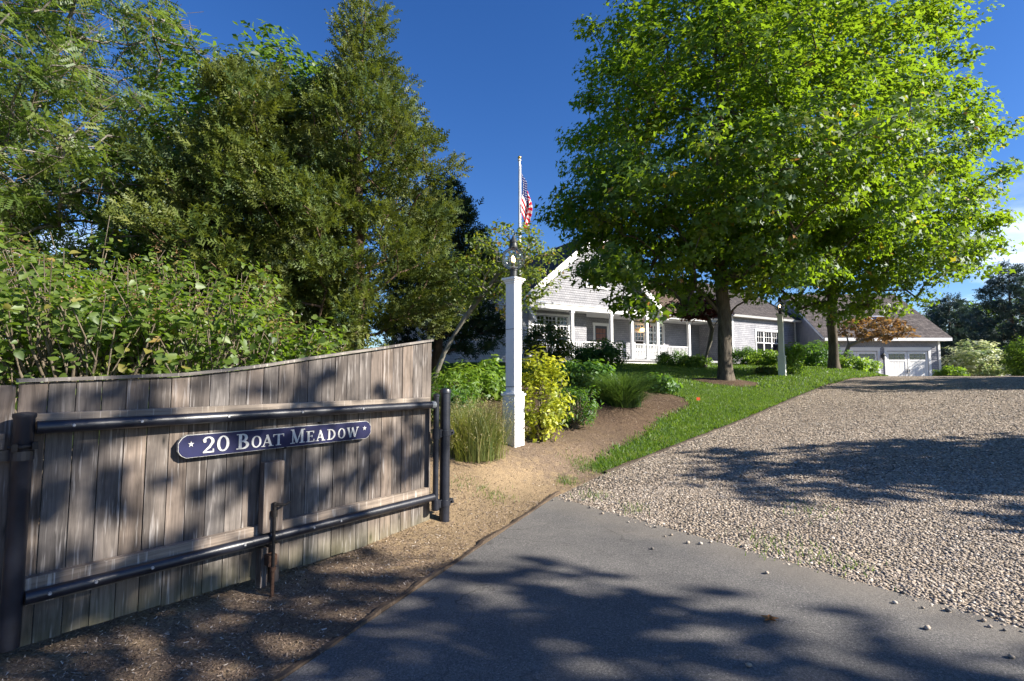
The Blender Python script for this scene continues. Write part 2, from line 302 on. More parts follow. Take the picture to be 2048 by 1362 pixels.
class MB:
    def __init__(s): s.v = []; s.f = []; s.uv = {}
    def quad(s, pts, uv=None):
        b = len(s.v); s.v += [tuple(map(float, p)) for p in pts]; s.f.append(list(range(b, b + len(pts))))
        if uv is not None: s.uv[len(s.f) - 1] = uv
        return s
    def box(s, lo, hi, M=None):
        x0, y0, z0 = lo; x1, y1, z1 = hi; b = len(s.v)
        P = [(x0, y0, z0), (x1, y0, z0), (x1, y1, z0), (x0, y1, z0), (x0, y0, z1), (x1, y0, z1), (x1, y1, z1), (x0, y1, z1)]
        if M is not None: P = [tuple(M @ Vector(p)) for p in P]
        s.v += P; s.f += [[b + i for i in q] for q in ((0, 3, 2, 1), (4, 5, 6, 7), (0, 1, 5, 4), (1, 2, 6, 5), (2, 3, 7, 6), (3, 0, 4, 7))]; return s
    def prism(s, poly, axis_fn, d0, d1):
        """poly: 2-D outline, axis_fn(a,b,depth)->3-D"""
        b = len(s.v); n = len(poly); s.v += [axis_fn(a, c, d0) for a, c in poly] + [axis_fn(a, c, d1) for a, c in poly]
        s.f.append([b + i for i in range(n)][::-1]); s.f.append([b + n + i for i in range(n)])
        for i in range(n): j = (i + 1) % n; s.f.append([b + i, b + j, b + n + j, b + n + i])
        return s
    def tube(s, pts, rad, n=8, caps=True):
        pts = [Vector(p) for p in pts]; rad = [rad] * len(pts) if not hasattr(rad, '__len__') else rad
        b = len(s.v); prev = None
        for i, p in enumerate(pts):
            d = (pts[min(i + 1, len(pts) - 1)] - pts[max(i - 1, 0)]).normalized()
            a = prev if prev is not None else (Vector((1, 0, 0)) if abs(d.x) < .9 else Vector((0, 1, 0)))
            a = (a - d * a.dot(d)).normalized(); prev = a; c = d.cross(a)
            for k in range(n): t_ = 2 * math.pi * k / n; s.v.append(tuple(p + (a * math.cos(t_) + c * math.sin(t_)) * rad[i]))
        for i in range(len(pts) - 1):
            for k in range(n): k2 = (k + 1) % n; s.f.append([b + i * n + k, b + i * n + k2, b + (i + 1) * n + k2, b + (i + 1) * n + k])
        if caps: s.f.append([b + k for k in range(n)][::-1]); s.f.append([b + (len(pts) - 1) * n + k for k in range(n)])
        return s
    def lathe(s, prof, n=16, c=(0, 0, 0)):
        return s.tube([(c[0], c[1], c[2] + z) for r, z in prof], [max(r, 1e-4) for r, z in prof], n)
    def build(s, name, mat, parent=None, smooth=False, bevel=0):
        me = bpy.data.meshes.new(name); me.from_pydata(s.v, [], s.f)
        if s.uv:
            u = me.uv_layers.new(name='uv')
            for i, co in s.uv.items():
                for li, c in zip(me.polygons[i].loop_indices, co): u.data[li].uv = c
        me.validate(); me.update(); me.materials.append(MATS[mat])
        if smooth:
            me.polygons.foreach_set('use_smooth', np.ones(len(me.polygons), bool)); me.set_sharp_from_angle(angle=math.radians(40))
        o = bpy.data.objects.new(name, me); link(o, parent)
        if bevel: b = o.modifiers.new('bevel', 'BEVEL'); b.width = bevel; b.segments = 2; b.limit_method = 'ANGLE'
        return o
def dup(o, parent=None, loc=None, rz=None):
    c = o.copy(); COL.objects.link(c); c.parent = parent
    if loc is not None: c.location = loc
    if rz is not None: c.rotation_euler = (0, 0, rz)
    for ch in list(o.children): dup(ch, c)
    return c

# ------------------------------------------------------------------ terrain height
def smooth(x): x = np.clip(x, 0, 1); return x * x * (3 - 2 * x)
def along(x, y): return .69 * (x - .54) + .72 * (y - 6.37)
def across(x, y): return -.72 * (x - .54) + .69 * (y - 6.37) - .05
def h_drive(x, y):
    d = along(x, y); near = np.maximum(.05 * d, -.2)
    k = np.interp(d, [0, 3, 6, 10, 14, 18, 21, 25, 31, 37, 60, 400], [0, .22, .47, .81, 1.14, 1.43, 1.53, 1.52, 1.34, 1.12, .45, .45])
    return np.where(d < 0, near, k)
CTRL = np.array([(-.78, 5.38, -.01), (-1.9, 4.0, -.18), (-2.9, 2.8, -.18), (-5, 1, -.1), (0, 1, -.2), (-.6, 4.6, -.11),
    (.02, 7.8, .48), (-.53, 7.25, .44), (.0, 6.6, .12), (.5, 8.8, .58), (-3, 8, .5), (-7, 6, .2), (-6, 12, .9), (-12, 9, .4), (-12, 20, 1.2),
    (3.2, 10.5, .72), (4.45, 12.1, .88), (2.3, 10.6, .98), (3.6, 13.4, 1.22), (1.5, 12.6, 1.25), (7.0, 16.5, 1.31), (10.3, 19, 1.54), (14.2, 22, 1.84), (9, 22, 1.75),
    (.2, 16, 1.65), (0, 21, 2.0), (-4, 20, 1.9), (.3, 25.4, 2.2), (4.7, 28, 2.25), (9.2, 30.5, 2.25), (14, 32, 2.2), (5, 22, 1.95), (-5, 27, 2.2), (20, 28, 1.6), (21, 34, 1.2), (25, 40, 1.2), (5, 40, 2.2), (-15, 40, 1.5), (-30, 10, .5), (45, 45, .9), (30, 60, 1)], float)
def _phi(r): return np.where(r > 1e-9, r * r * np.log(np.maximum(r, 1e-9)), 0)
def _solve():
    P = CTRL[:, :2]; n = len(P); K = _phi(np.linalg.norm(P[:, None] - P[None], axis=2)) + np.eye(n) * .15
    A = np.zeros((n + 3, n + 3)); A[:n, :n] = K; A[:n, n] = 1; A[:n, n + 1:] = P; A[n, :n] = 1; A[n + 1:, :n] = P.T
    return np.linalg.solve(A, np.concatenate([CTRL[:, 2], np.zeros(3)]))
WTS = _solve()
def h_land(x, y):
    x = np.asarray(x, float); y = np.asarray(y, float); n = len(CTRL)
    r = np.sqrt((x[..., None] - CTRL[:, 0]) ** 2 + (y[..., None] - CTRL[:, 1]) ** 2)
    z = (_phi(r) * WTS[:n]).sum(-1) + WTS[n] + WTS[n + 1] * x + WTS[n + 2] * y
    far = smooth((np.hypot(x - 5, y - 20) - 30) / 25); return np.clip(z, -.25, 2.6) * (1 - far) + .8 * far
# the left edge of the gravel drive (a curve), from the asphalt corner to the garage
EDGE = np.array([(-4.2, -2.67), (-1.46, 2.60), (.54, 6.37), (1.35, 7.40), (3.2, 9.3), (5.3, 11.4), (8.2, 14.5), (11.0, 17.4), (13.1, 19.4), (16.0, 21.6), (18.6, 24.6), (19.8, 28.5), (20.0, 33.6), (20.1, 37)])
def edge_dist(x, y):                       # signed: positive on the lawn side (left)
    x = np.asarray(x, float); y = np.asarray(y, float); best = np.full(x.shape, 1e9); sg = np.ones(x.shape)
    for a, b in zip(EDGE[:-1], EDGE[1:]):
        d = b - a; L2 = d @ d; s = np.clip(((x - a[0]) * d[0] + (y - a[1]) * d[1]) / L2, 0, 1)
        ex = x - a[0] - s * d[0]; ey = y - a[1] - s * d[1]; dist = np.hypot(ex, ey); c = d[0] * ey - d[1] * ex
        m = dist < best - 1e-9; best = np.where(m, dist, best); sg = np.where(m, np.sign(c), sg)
    return best * sg
def H(x, y):
    x = np.asarray(x, float); y = np.asarray(y, float); e_ = edge_dist(x, y)
    w = smooth(e_ / 1.0); return h_drive(x, y) * (1 - w) + h_land(x, y) * w
def Hs(x, y): return float(H(np.array([x]), np.array([y]))[0])
def inside(px, py, poly):
    c = np.zeros(px.shape, bool); n = len(poly)
    for i in range(n):
        x0, y0 = poly[i]; x1, y1 = poly[(i + 1) % n]
        if y0 == y1: continue
        m = ((y0 > py) != (y1 > py)) & (px < (x1 - x0) * (py - y0) / (y1 - y0) + x0); c ^= m
    return c

def axis_points(spans):
    out = []
    for a, b, st in spans: out += list(np.arange(a, b - 1e-6, st))
    out.append(spans[-1][1]); return np.array(out)
def sheet(name, xs, ys, dz, mat, keep=None):
    X, Y = np.meshgrid(xs, ys, indexing='ij'); Z = H(X, Y) + dz; nx, ny = X.shape
    V = np.stack([X, Y, Z], -1).reshape(-1, 3); i, j = np.meshgrid(np.arange(nx - 1), np.arange(ny - 1), indexing='ij'); a = (i * ny + j).ravel()
    Q = np.stack([a, a + ny, a + ny + 1, a + 1], 1)
    if keep is not None: c = V[Q].mean(1); Q = Q[keep(c[:, 0], c[:, 1])]
    us, inv_ = np.unique(Q.ravel(), return_inverse=True)
    me = np_mesh(name, V[us], inv_, np.arange(len(Q)) * 4, mat, True); o = bpy.data.objects.new(name, me); link(o); o['kind'] = 'structure'; return o
gx = axis_points([(-900, -60, 60), (-60, -16, 4), (-16, -6, .5), (-6, 6, .16), (6, 22, .4), (22, 60, 3), (60, 900, 60)])
gy = axis_points([(-300, -10, 40), (-10, 0, 1), (0, 13, .16), (13, 36, .4), (36, 80, 4), (80, 1200, 80)])
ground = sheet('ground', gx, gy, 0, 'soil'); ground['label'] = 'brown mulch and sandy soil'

# strips that follow the drive edge exactly
def strip_sheet(name, mat, rows, dz, kind='structure'):
    """rows: list of polylines (same count); a lofted sheet draped on the terrain"""
    R = np.array(rows, float); n, m = R.shape[:2]; Z = H(R[..., 0], R[..., 1]) + dz
    V = np.concatenate([R, Z[..., None]], -1).reshape(-1, 3); i, j = np.meshgrid(np.arange(n - 1), np.arange(m - 1), indexing='ij'); a = (i * m + j).ravel()
    Q = np.stack([a, a + m, a + m + 1, a + 1], 1); o = bpy.data.objects.new(name, np_mesh(name, V, Q.ravel(), np.arange(len(Q)) * 4, mat, True)); link(o); o['kind'] = kind; return o
def resample(P, n):
    P = np.array(P, float); s = np.concatenate([[0], np.cumsum(np.linalg.norm(np.diff(P, axis=0), axis=1))]); q = np.linspace(0, s[-1], n)
    return np.stack([np.interp(q, s, P[:, k]) for k in range(P.shape[1])], 1)
CORNER = np.array((.54, 6.37)); BORDER = np.array((3.105, 3.15)); bdir = (BORDER - CORNER) / np.linalg.norm(BORDER - CORNER)
rngw = np.random.default_rng(4)
bl = np.array([CORNER + bdir * s for s in np.linspace(0, 14, 90)]); bl[1:, :] += np.stack([rngw.normal(0, .012, 89), rngw.normal(0, .012, 89)], 1)
# asphalt: between its left edge line and the gravel border
la = np.array([CORNER + (np.array((-4.2, -2.67)) - CORNER) * s for s in np.linspace(0, 1, 60)]); rows = []
for s in np.linspace(0, 1, 60):
    a = CORNER + (np.array((-4.2, -2.67)) - CORNER) * s; b = bl[0] + (bl[-1] - bl[0]) * s
    rows.append(resample([a, b], 60))
asph = []
for i, s in enumerate(np.linspace(0, 1, 90)):
    a = CORNER + (np.array((-4.2, -2.67)) - CORNER) * s; asph.append(resample([a, bl[i]], 40) if i else np.repeat(CORNER[None], 40, 0) + np.linspace(0, 1e-3, 40)[:, None] * bdir)
apron = strip_sheet('asphalt_road', 'asphalt', asph, .010)
# gravel drive, from the border up to the garage court
left = resample(EDGE[2:], 160); n_l = len(left); bl2 = resample(bl, 160)
rows = []
for i in range(160):
    a = left[i]; far = bl2[-1] + np.array((.69, .72)) * (i / 159) * 46
    s = np.linspace(0, 1, 90) ** 1.5
    st_ = resample(bl, 90) if i == 0 else None
    rows.append(st_ if i == 0 else a[None] * (1 - s[:, None]) + far[None] * s[:, None])
drive = strip_sheet('gravel_driveway', 'gravel_sheet', rows, .006); drive['label'] = 'pale pebble gravel driveway'
# lawn
LAWN = [tuple(p) for p in EDGE[3:13]] + [(19.6, 33), (16, 31), (10.5, 29.2), (3.2, 25.6), (-1.5, 23.2), (-4.5, 20), (-4, 15), (.3, 12.9), (2.2, 13.0), (3.7, 13.2), (4.35, 12.45), (4.2, 11.6), (3.2, 10.35), (2.35, 9.1), (1.65, 8.3), (1.25, 7.75)]
_L = np.array(LAWN)
lawn = sheet('lawn', axis_points([(-5, 1, .3), (1, 6.5, .08), (6.5, 20.5, .25)]), axis_points([(7, 14, .08), (14, 34, .25)]), .012, 'lawn_turf', lambda x, y: inside(x + .07 * np.sin(x * 9 + y * 5) + .04 * np.sin(y * 23), y + .07 * np.sin(y * 8 - x * 7) + .04 * np.sin(x * 21), LAWN) & (edge_dist(x, y) > .08))

# ------------------------------------------------------------------ scatter helpers for leaves and blades
def frames(nrm, spin):
    n = nrm / np.linalg.norm(nrm, axis=1, keepdims=True); ref = np.where(np.abs(n[:, 2:3]) < .92, np.array([[0, 0, 1.]]), np.array([[1., 0, 0]]))
    a = np.cross(ref, n); a /= np.linalg.norm(a, axis=1, keepdims=True); b = np.cross(n, a); c, s = np.cos(spin)[:, None], np.sin(spin)[:, None]
    return a * c + b * s, b * c - a * s, n
def scatter_mesh(name, tv, tf, C, X, Y, N, S, tint, mat, smooth_=False):
    """one small template (verts tv, faces tf) at every centre"""
    tv = np.array(tv, float); k = len(tv); n = len(C); S = S[:, None, None] if S.ndim == 1 else S[:, None, :]
    t_ = tv[None] * S; V = C[:, None] + t_[..., 0:1] * X[:, None] + t_[..., 1:2] * Y[:, None] + t_[..., 2:3] * N[:, None]
    flat = np.concatenate([np.array(f) for f in tf]); sizes = np.array([len(f) for f in tf])
    loops = (flat[None] + (np.arange(n) * k)[:, None]).ravel(); st1 = np.concatenate([[0], np.cumsum(sizes)[:-1]]); starts = (st1[None] + (np.arange(n) * len(flat))[:, None]).ravel()
    return np_mesh(name, V.reshape(-1, 3), loops, starts, mat, smooth_, np.repeat(tint, len(tf)))
def part(name, me, parent=None):
    o = bpy.data.objects.new(name, me); return link(o, parent)
def lobed(pts, droop=.16): return [(r * math.sin(math.radians(a)), r * math.cos(math.radians(a)), .05 - droop * r * r) for a, r in pts], [list(range(len(pts)))]
MAPLE_LO = lobed([(0, 1.08), (27, .46), (58, .95), (118, .62), (180, .26), (242, .62), (302, .95), (333, .46)])
MAPLE_S = lobed([(0, 1.08), (36, .44), (72, .96), (180, .36), (288, .96), (324, .44)])
OVAL = ([(0, -.5, 0), (.26, -.1, .07), (.2, .28, .05), (0, .55, -.05), (-.2, .28, .05), (-.26, -.1, .07), (0, 0, 0)], [[0, 1, 6], [1, 2, 6], [2, 3, 6], [3, 4, 6], [4, 5, 6], [5, 0, 6]])
DIAMOND = ([(0, -.5, 0), (.27, 0, .07), (0, .55, -.04), (-.27, 0, .07)], [[0, 1, 2], [0, 2, 3]])
HEART = ([(0, -.42, 0), (.22, -.5, .03), (.42, -.25, .08), (.34, .1, .07), (0, .62, -.12), (-.34, .1, .07), (-.42, -.25, .08), (-.22, -.5, .03)], [[0, 1, 2, 3], [0, 3, 4], [0, 4, 5], [0, 5, 6, 7]])
NARROW = ([(0, -.5, 0), (.13, 0, .04), (0, .6, -.08), (-.13, 0, .04)], [[0, 1, 2], [0, 2, 3]])
def pinnate(npair=5):
    V = []; F = []
    for i in range(npair):
        y = i / npair
        for s in (-1, 1):
            b = len(V); dz = -.10 * y * y; V += [(0, y + .05, dz), (s * .26, y + .20, dz - .02), (s * .34, y - .07, dz - .06)]; F.append([b, b + 1, b + 2])
    b = len(V); V += [(.10, 1.0, -.1), (0, 1.3, -.16), (-.10, 1.0, -.1)]; F.append([b, b + 1, b + 2]); return V, F
PINNATE = pinnate()
def spray():
    V = []; F = []; r = random.Random(3)
    for i in range(7):
        y = i / 7; L = .54 * (1 - y * .75); s = -1 if i % 2 else 1; a = math.radians(38); b = len(V); z = r.uniform(-.14, .14)
        V += [(0, y - .06, 0), (s * L * math.cos(a), y + L * math.sin(a), z), (s * .015, y + .15, .02)]; F.append([b, b + 1, b + 2])
    b = len(V); V += [(-.035, 0, 0), (.035, 0, 0), (0, 1.15, .03)]; F.append([b, b + 1, b + 2]); return V, F
SPRAY = spray()
def clump_leaves(name, tmpl, centers, radii, per, size, mat, parent, rng, up=.8, out=None, flat=.6, tint_sun=True, svar=.45):
    """leaves gathered round clump centres"""
    n = len(centers); idx = np.repeat(np.arange(n), per); m = len(idx); d = rng.normal(0, 1, (m, 3)); d /= np.linalg.norm(d, axis=1, keepdims=True)
    d *= (rng.random(m) ** (1 / 2.2))[:, None]; r = radii[idx][:, None]; P = centers[idx] + d * r * np.array([1, 1, flat])
    nr = rng.normal(0, .55, (m, 3)) + np.array([0, 0, up]) + d * .5
    if out is not None:
        o_ = P - out; o_ /= np.linalg.norm(o_, axis=1, keepdims=True) + 1e-9; nr += o_ * .7
    X, Y, N = frames(nr, rng.random(m) * 2 * math.pi); S = size * (1 + rng.uniform(-svar, svar, m))
    ct = rng.normal(.5, .16, n); tint = np.clip(ct[idx] + rng.normal(0, .16, m), 0, .96); tint[rng.random(m) < .012] = 1.0
    return part(name, scatter_mesh(name, *tmpl, P, X, Y, N, S, tint, mat), parent)

def limb_mesh(name, nodes, par, rad, mat, parent, sides=6):
    nodes = np.array(nodes); par = np.array(par); rad = np.array(rad); ch = np.where(par >= 0)[0]; A = nodes[par[ch]]; B = nodes[ch]; ra = np.minimum(rad[par[ch]], rad[ch] * 1.35); rb = rad[ch]
    d = B - A; L = np.linalg.norm(d, axis=1, keepdims=True); d = d / np.maximum(L, 1e-6); X, Y, N = frames(d, np.zeros(len(d)))
    t_ = np.arange(sides) * 2 * math.pi / sides; ring = X[:, None] * np.cos(t_)[None, :, None] + Y[:, None] * np.sin(t_)[None, :, None]
    B2 = B + d * rb[:, None] * .5
    V = np.concatenate([A[:, None] + ring * ra[:, None, None], B2[:, None] + ring * rb[:, None, None]], 1).reshape(-1, 3)
    k = np.arange(sides); q = np.stack([k, (k + 1) % sides, (k + 1) % sides + sides, k + sides], 1); Q = (q[None] + (np.arange(len(ch)) * 2 * sides)[:, None, None]).reshape(-1, 4)
    return part(name, np_mesh(name, V, Q.ravel(), np.arange(len(Q)) * 4, mat, True), parent)
def skeleton(trunk, tips, rng, sag=.0, rise=.25, jit=.12, climb=.5):
    """attach every tip to the nearest suitable point of the growing skeleton"""
    nodes = [tuple(p) for p in trunk]; par = [-1] + list(range(len(trunk) - 1)); tr = np.array(trunk)
    ax = np.array([np.min(np.linalg.norm(tr - c, axis=1)) for c in tips]); order = np.argsort(ax)
    arr = np.zeros((len(trunk) + len(tips) * 4, 3)); arr[:len(trunk)] = tr; cnt = len(trunk)
    for i in order:
        c = tips[i]; d = c - arr[:cnt]; dist = np.linalg.norm(d, axis=1); cost = dist + np.maximum(0, -(d[:, 2] - climb * np.hypot(d[:, 0], d[:, 1]))) * .9
        cost[0] += 50; j = int(np.argmin(cost)); a = arr[j]; L = dist[j]; prev = j
        ks = 3 if L > .8 else 2
        for q in range(1, ks + 1):
            f = q / ks; p = a + (c - a) * f + np.array([0, 0, rise * L * math.sin(f * math.pi) * .5 - sag * f * L * .2]) + (rng.normal(0, jit * L * .25, 3) if q < ks else 0)
            arr[cnt] = p; nodes.append(tuple(p)); par.append(prev); prev = cnt; cnt += 1
    return np.array(nodes), np.array(par)
def pipe_radii(par, n, tip, base, pw=2.2):
    r = np.zeros(n); has = np.zeros(n, bool)
    for i in range(n - 1, -1, -1):
        if r[i] == 0: r[i] = tip ** pw
        if par[i] >= 0: r[par[i]] += r[i]
    r = r ** (1 / pw); k = base / r[0]
    return np.maximum(tip, r * (1 + (k - 1) * (r / r[0]) ** .6))
def egg_clumps(n, c, rx, ry, up, down, rng, shell=.5, pwr=2.0, gap=-.35, taper=0.0):
    out = []; ph = rng.random(6) * 6.28; kf = 7.5 / max(rx, ry)
    while len(out) < n:
        d = rng.normal(0, 1, 3); d /= np.linalg.norm(d); r = shell + (1 - shell) * rng.random() ** .7 if rng.random() < .8 else rng.random() ** .6
        r *= 1 + rng.normal(0, .075)
        q = d * r * np.array([rx, ry, (up if d[2] > 0 else down) * 1.25]) * kf; nz_ = math.sin(q[0] + ph[0] + .8 * math.sin(q[2] * 1.1)) + math.sin(q[1] * 1.1 + ph[1] + .7 * math.sin(q[0])) + math.sin(q[2] * 1.25 + ph[2] + .6 * math.sin(q[1] * 1.3))
        if nz_ < gap and rng.random() < .88: continue
        wd = 1 + max(0, -d[2]) * .10 - max(0, d[2]) * taper; out.append((c[0] + d[0] * rx * r * wd, c[1] + d[1] * ry * r * wd, c[2] + d[2] * (up if d[2] > 0 else down) * r))
    return np.array(out)
def thin(P, dmin):
    keep = []
    for p in P:
        if all(np.linalg.norm(p - q) > dmin for q in keep): keep.append(p)
    return np.array(keep)
def trunk_mesh(parent, pts, rads, mat, rng, n=14, flare=1.5):
    pts = np.array(pts); path = resample(pts, 26); rr = np.interp(np.linspace(0, 1, 26), np.linspace(0, 1, len(rads)), rads)
    z0 = path[0, 2]; V = []; ph = rng.random(4) * 6
    for i, p in enumerate(path):
        fl = 1 + (flare - 1) * math.exp(-(p[2] - z0) / .28)
        for k in range(n):
            a = 2 * math.pi * k / n; r = rr[i] * fl * (1 + .06 * math.sin(3 * a + ph[0] + p[2] * .5) + (.14 * math.exp(-(p[2] - z0) / .35)) * math.sin(5 * a + ph[1])); V.append((p[0] + r * math.cos(a), p[1] + r * math.sin(a), p[2] - (.12 if i == 0 else 0)))
    F = [[i * n + k, i * n + (k + 1) % n, (i + 1) * n + (k + 1) % n, (i + 1) * n + k] for i in range(25) for k in range(n)]
    me = bpy.data.meshes.new('trunk'); me.from_pydata(V, [], F); me.polygons.foreach_set('use_smooth', np.ones(len(F), bool)); me.materials.append(MATS[mat]); return part('trunk', me, parent)
def broadleaf(name, label, base, ctr, rx, ry, up, down, n_cl, per, leaf, tmpl, mat, bark, r0, seed, cat='tree', clr=.75, shell=.5, group=None, fork=.35, dmin=.55, upn=.8, flat=.6, cut=None, taper=0.0, extra=()):
    rng = np.random.default_rng(seed); base = np.array(base, float); ctr = np.array(ctr, float)
    root = empty(name, base); tag(root, label, cat, group)
    C = thin(egg_clumps(n_cl, ctr, rx, ry, up, down, rng, shell, taper=taper), dmin)
    for ec, er, ez, en in extra: C = np.concatenate([C, thin(egg_clumps(en, ec, er, er, ez, ez, rng, .2, gap=-9), dmin * .8)])
    if cut is not None: C = C[cut(C)]
    top = ctr + np.array([0, 0, up * .55]); zf = np.linspace(0, 1, 12)
    tr = np.array([base + (top - base) * np.array([f ** 1.25, f ** 1.25, f]) + (rng.normal(0, .05 * (f > .1), 3) * np.array([1, 1, 0])) for f in zf])
    nodes, par = skeleton(tr, C, rng); rad = pipe_radii(par, len(nodes), .010, r0)
    rel = lambda P: P - base
    fk = 4
    trunk_mesh(root, rel(tr[:fk + 1]), rad[:fk + 1], bark, rng)
    limb_mesh('branches', rel(nodes), par, np.where(np.arange(len(rad)) <= fk, rad * .6, rad), bark, root)
    R = np.full(len(C), clr) * rng.uniform(.75, 1.25, len(C))
    clump_leaves('crown', tmpl, rel(C), R, per, leaf, mat, root, rng, up=upn, out=rel(ctr), flat=flat)
    return root

# ------------------------------------------------------------------ the house
U0 = (4.73, 28.0, 0.0); HR = math.radians(30)
def siding(name, parent, p0, p1, spans, z0, z1, mat, holes=(), step=.128):
    """lapped shingle courses along p0->p1; spans(z)->(t0,t1); holes cut for windows and doors"""
    m = MB(); p0 = Vector((*p0, 0)); p1 = Vector((*p1, 0)); d = (p1 - p0); L = d.length; d /= L; nn = Vector((d.y, -d.x, 0)); z = z0
    while z < z1 - 1e-4:
        zt = min(z + step, z1); a0, b0 = spans(z); a1, b1 = spans(zt)
        segs = [(0., 1.)] if False else [(a0, b0, a1, b1)]
        zc = (z + zt) / 2
        for h0, h1, hz0, hz1 in holes:
            if hz0 <= zc <= hz1:
                new = []
                for A0, B0, A1, B1 in segs:
                    if h1 <= A0 or h0 >= B0: new.append((A0, B0, A1, B1)); continue
                    if h0 > A0: new.append((A0, h0, A1, h0))
                    if h1 < B0: new.append((h1, B0, h1, B1))
                segs = new
        for A0, B0, A1, B1 in segs:
            if B0 - A0 < .01: continue
            P = [p0 + d * A0 + nn * .022 + Vector((0, 0, z)), p0 + d * B0 + nn * .022 + Vector((0, 0, z)), p0 + d * max(B1, A1 + .001) + nn * .004 + Vector((0, 0, zt)), p0 + d * A1 + nn * .004 + Vector((0, 0, zt))]
            m.quad(P, [(A0, z - z0), (B0, z - z0), (B1, zt - z0), (A1, zt - z0)])
            m.quad([p0 + d * A0 + Vector((0, 0, z)), p0 + d * B0 + Vector((0, 0, z)), P[1], P[0]], [(0, 0)] * 4)
        z = zt
    return m.build(name, mat, parent)
def roof_plane(name, parent, A, B, C, D, mat, step=.16, thick=.16, under='white_trim'):
    """A-B eave, D-C ridge; stepped courses over a thick deck"""
    A, B, C, D = (Vector(p) for p in (A, B, C, D)); up_ = ((D - A) + (C - B)) / 2; n = (B - A).cross(D - A).normalized()
    if n.z < 0: n = -n
    L = up_.length; k = max(1, int(L / step)); m = MB(); w = (B - A).length
    for i in range(k):
        f0, f1 = i / k, (i + 1) / k; a0, b0, a1, b1 = A.lerp(D, f0), B.lerp(C, f0), A.lerp(D, f1), B.lerp(C, f1)
        m.quad([a0 + n * .03, b0 + n * .03, b1 + n * .006, a1 + n * .006], [(0, f0 * k * .14), (w, f0 * k * .14), (w, f1 * k * .14), (0, f1 * k * .14)])
        m.quad([a0, b0, b0 + n * .03, a0 + n * .03], [(0, 0)] * 4)
    o = m.build(name, mat, parent)
    s = MB(); t_ = -n * thick; P = [A, B, C, D]; Q = [p + t_ for p in P]; b = 0; s.v = [tuple(p - n * .002) for p in P] + [tuple(p) for p in Q]
    s.f = [[0, 1, 2, 3], [7, 6, 5, 4], [0, 4, 5, 1], [1, 5, 6, 2], [2, 6, 7, 3], [3, 7, 4, 0]]; s.build('fascia_board', under, o); return o
def window(parent, t0, t1, z0, z1, v, panes, casing=.11, rows=2, cols=3, transom=0, facing=-1):
    """casing proud of the wall, sashes with glazing bars and dark glass set back"""
    w = MB(); c = casing
    w.box((t0 - c, v - .05, z0 - c), (t0, v + .12, z1 + c)).box((t1, v - .05, z0 - c), (t1 + c, v + .12, z1 + c)).box((t0, v - .05, z1), (t1, v + .12, z1 + c)).box((t0 - c * 1.2, v - .09, z0 - c), (t1 + c * 1.2, v + .12, z0))
    o = w.build('window', 'white_trim', parent); step = (t1 - t0) / panes
    for i in range(panes):
        a, b = t0 + i * step, t0 + (i + 1) * step; sash = MB(); s = .055
        sash.box((a, v, z0), (a + s, v + .07, z1)).box((b - s, v, z0), (b, v + .07, z1)).box((a + s, v, z0), (b - s, v + .07, z0 + s)).box((a + s, v, z1 - s), (b - s, v + .07, z1))
        zt = z1 - transom if transom else z1; zm = (z0 + zt) / 2
        sash.box((a + s, v - .01, zm - .03), (b - s, v + .06, zm + .03))
        if transom: sash.box((a + s, v - .01, zt - .06), (b - s, v + .06, zt + .06))
        sash.build('sash', 'white_trim', o)
        br = MB(); lo = zm + .03; hi = (zt - (.06 if transom else s))
        for k_ in range(1, cols): x = a + s + (b - a - 2 * s) * k_ / cols; br.box((x - .012, v + .02, lo), (x + .012, v + .05, hi));
        for k_ in range(1, cols):
            if transom: x = a + s + (b - a - 2 * s) * k_ / cols; br.box((x - .012, v + .02, zt + .06), (x + .012, v + .05, z1 - s))
        for k_ in range(1, rows): z = lo + (hi - lo) * k_ / rows; br.box((a + s, v + .022, z - .012), (b - s, v + .048, z + .012))
        if transom: z = (zt + .06 + z1 - s) / 2; br.box((a + s, v + .022, z - .012), (b - s, v + .048, z + .012))
        br.build('glazing_bar', 'white_trim', o)
        g = MB(); g.box((a + s * .5, v + .055, z0 + s * .5), (b - s * .5, v + .065, z1 - s * .5)); g.build('pane', 'window_glass', o)
    return o
hs = empty('house', U0, HR); tag(hs, 'grey shingled house with white columned porch and front gable behind the lawn', 'house')
FL, BEAM0, BEAM1 = 2.55, 5.14, 5.46
# main gable over the porch
EZ, PZ, HW = 5.50, 9.72, 5.1; sl_ = (PZ - EZ) / HW
siding('gable_wall', hs, (-HW + .1, .0), (HW - .1, .0), lambda z: (max(0, (z - EZ) / sl_ ), (2 * HW - .2) - max(0, (z - EZ) / sl_)), BEAM1 + .02, PZ - .25, 'siding_grey', [(4.3, 5.6, 6.6, 8.0)])
window(hs, -.6, .7, 6.6, 8.0, 0, 2, rows=2)
for sg in (-1, 1):
    roof_plane('roof', hs, (sg * (HW + .25), -.4, EZ - .2), (sg * (HW + .25), 9, EZ - .2), (0, 9, PZ), (0, -.4, PZ), 'roof_shingle')
    m = MB(); n2 = Vector((sg * sl_, 0, 1)).normalized(); a = Vector((sg * (HW + .2), -.36, EZ - .17)); b = Vector((0, -.36, PZ - .01))
    P = [a - n2 * .02, b - n2 * .02, b - Vector((0, 0, .42)), a - Vector((0, 0, .40))]
    for dy in (0,): m.v = [tuple(p + Vector((0, -.06, 0))) for p in P] + [tuple(p + Vector((0, .0, 0))) for p in P]
    m.f = [[0, 1, 2, 3], [7, 6, 5, 4], [0, 4, 5, 1], [1, 5, 6, 2], [2, 6, 7, 3], [3, 7, 4, 0]]; m.build('rake_board', 'white_trim', hs)
m = MB(); m.box((-4.62, -.02, BEAM0), (4.9, .26, BEAM1)); m.box((-4.66, -.07, BEAM1 - .06), (4.94, -.02, BEAM1)); m.build('porch_beam', 'white_trim', hs, bevel=.01)
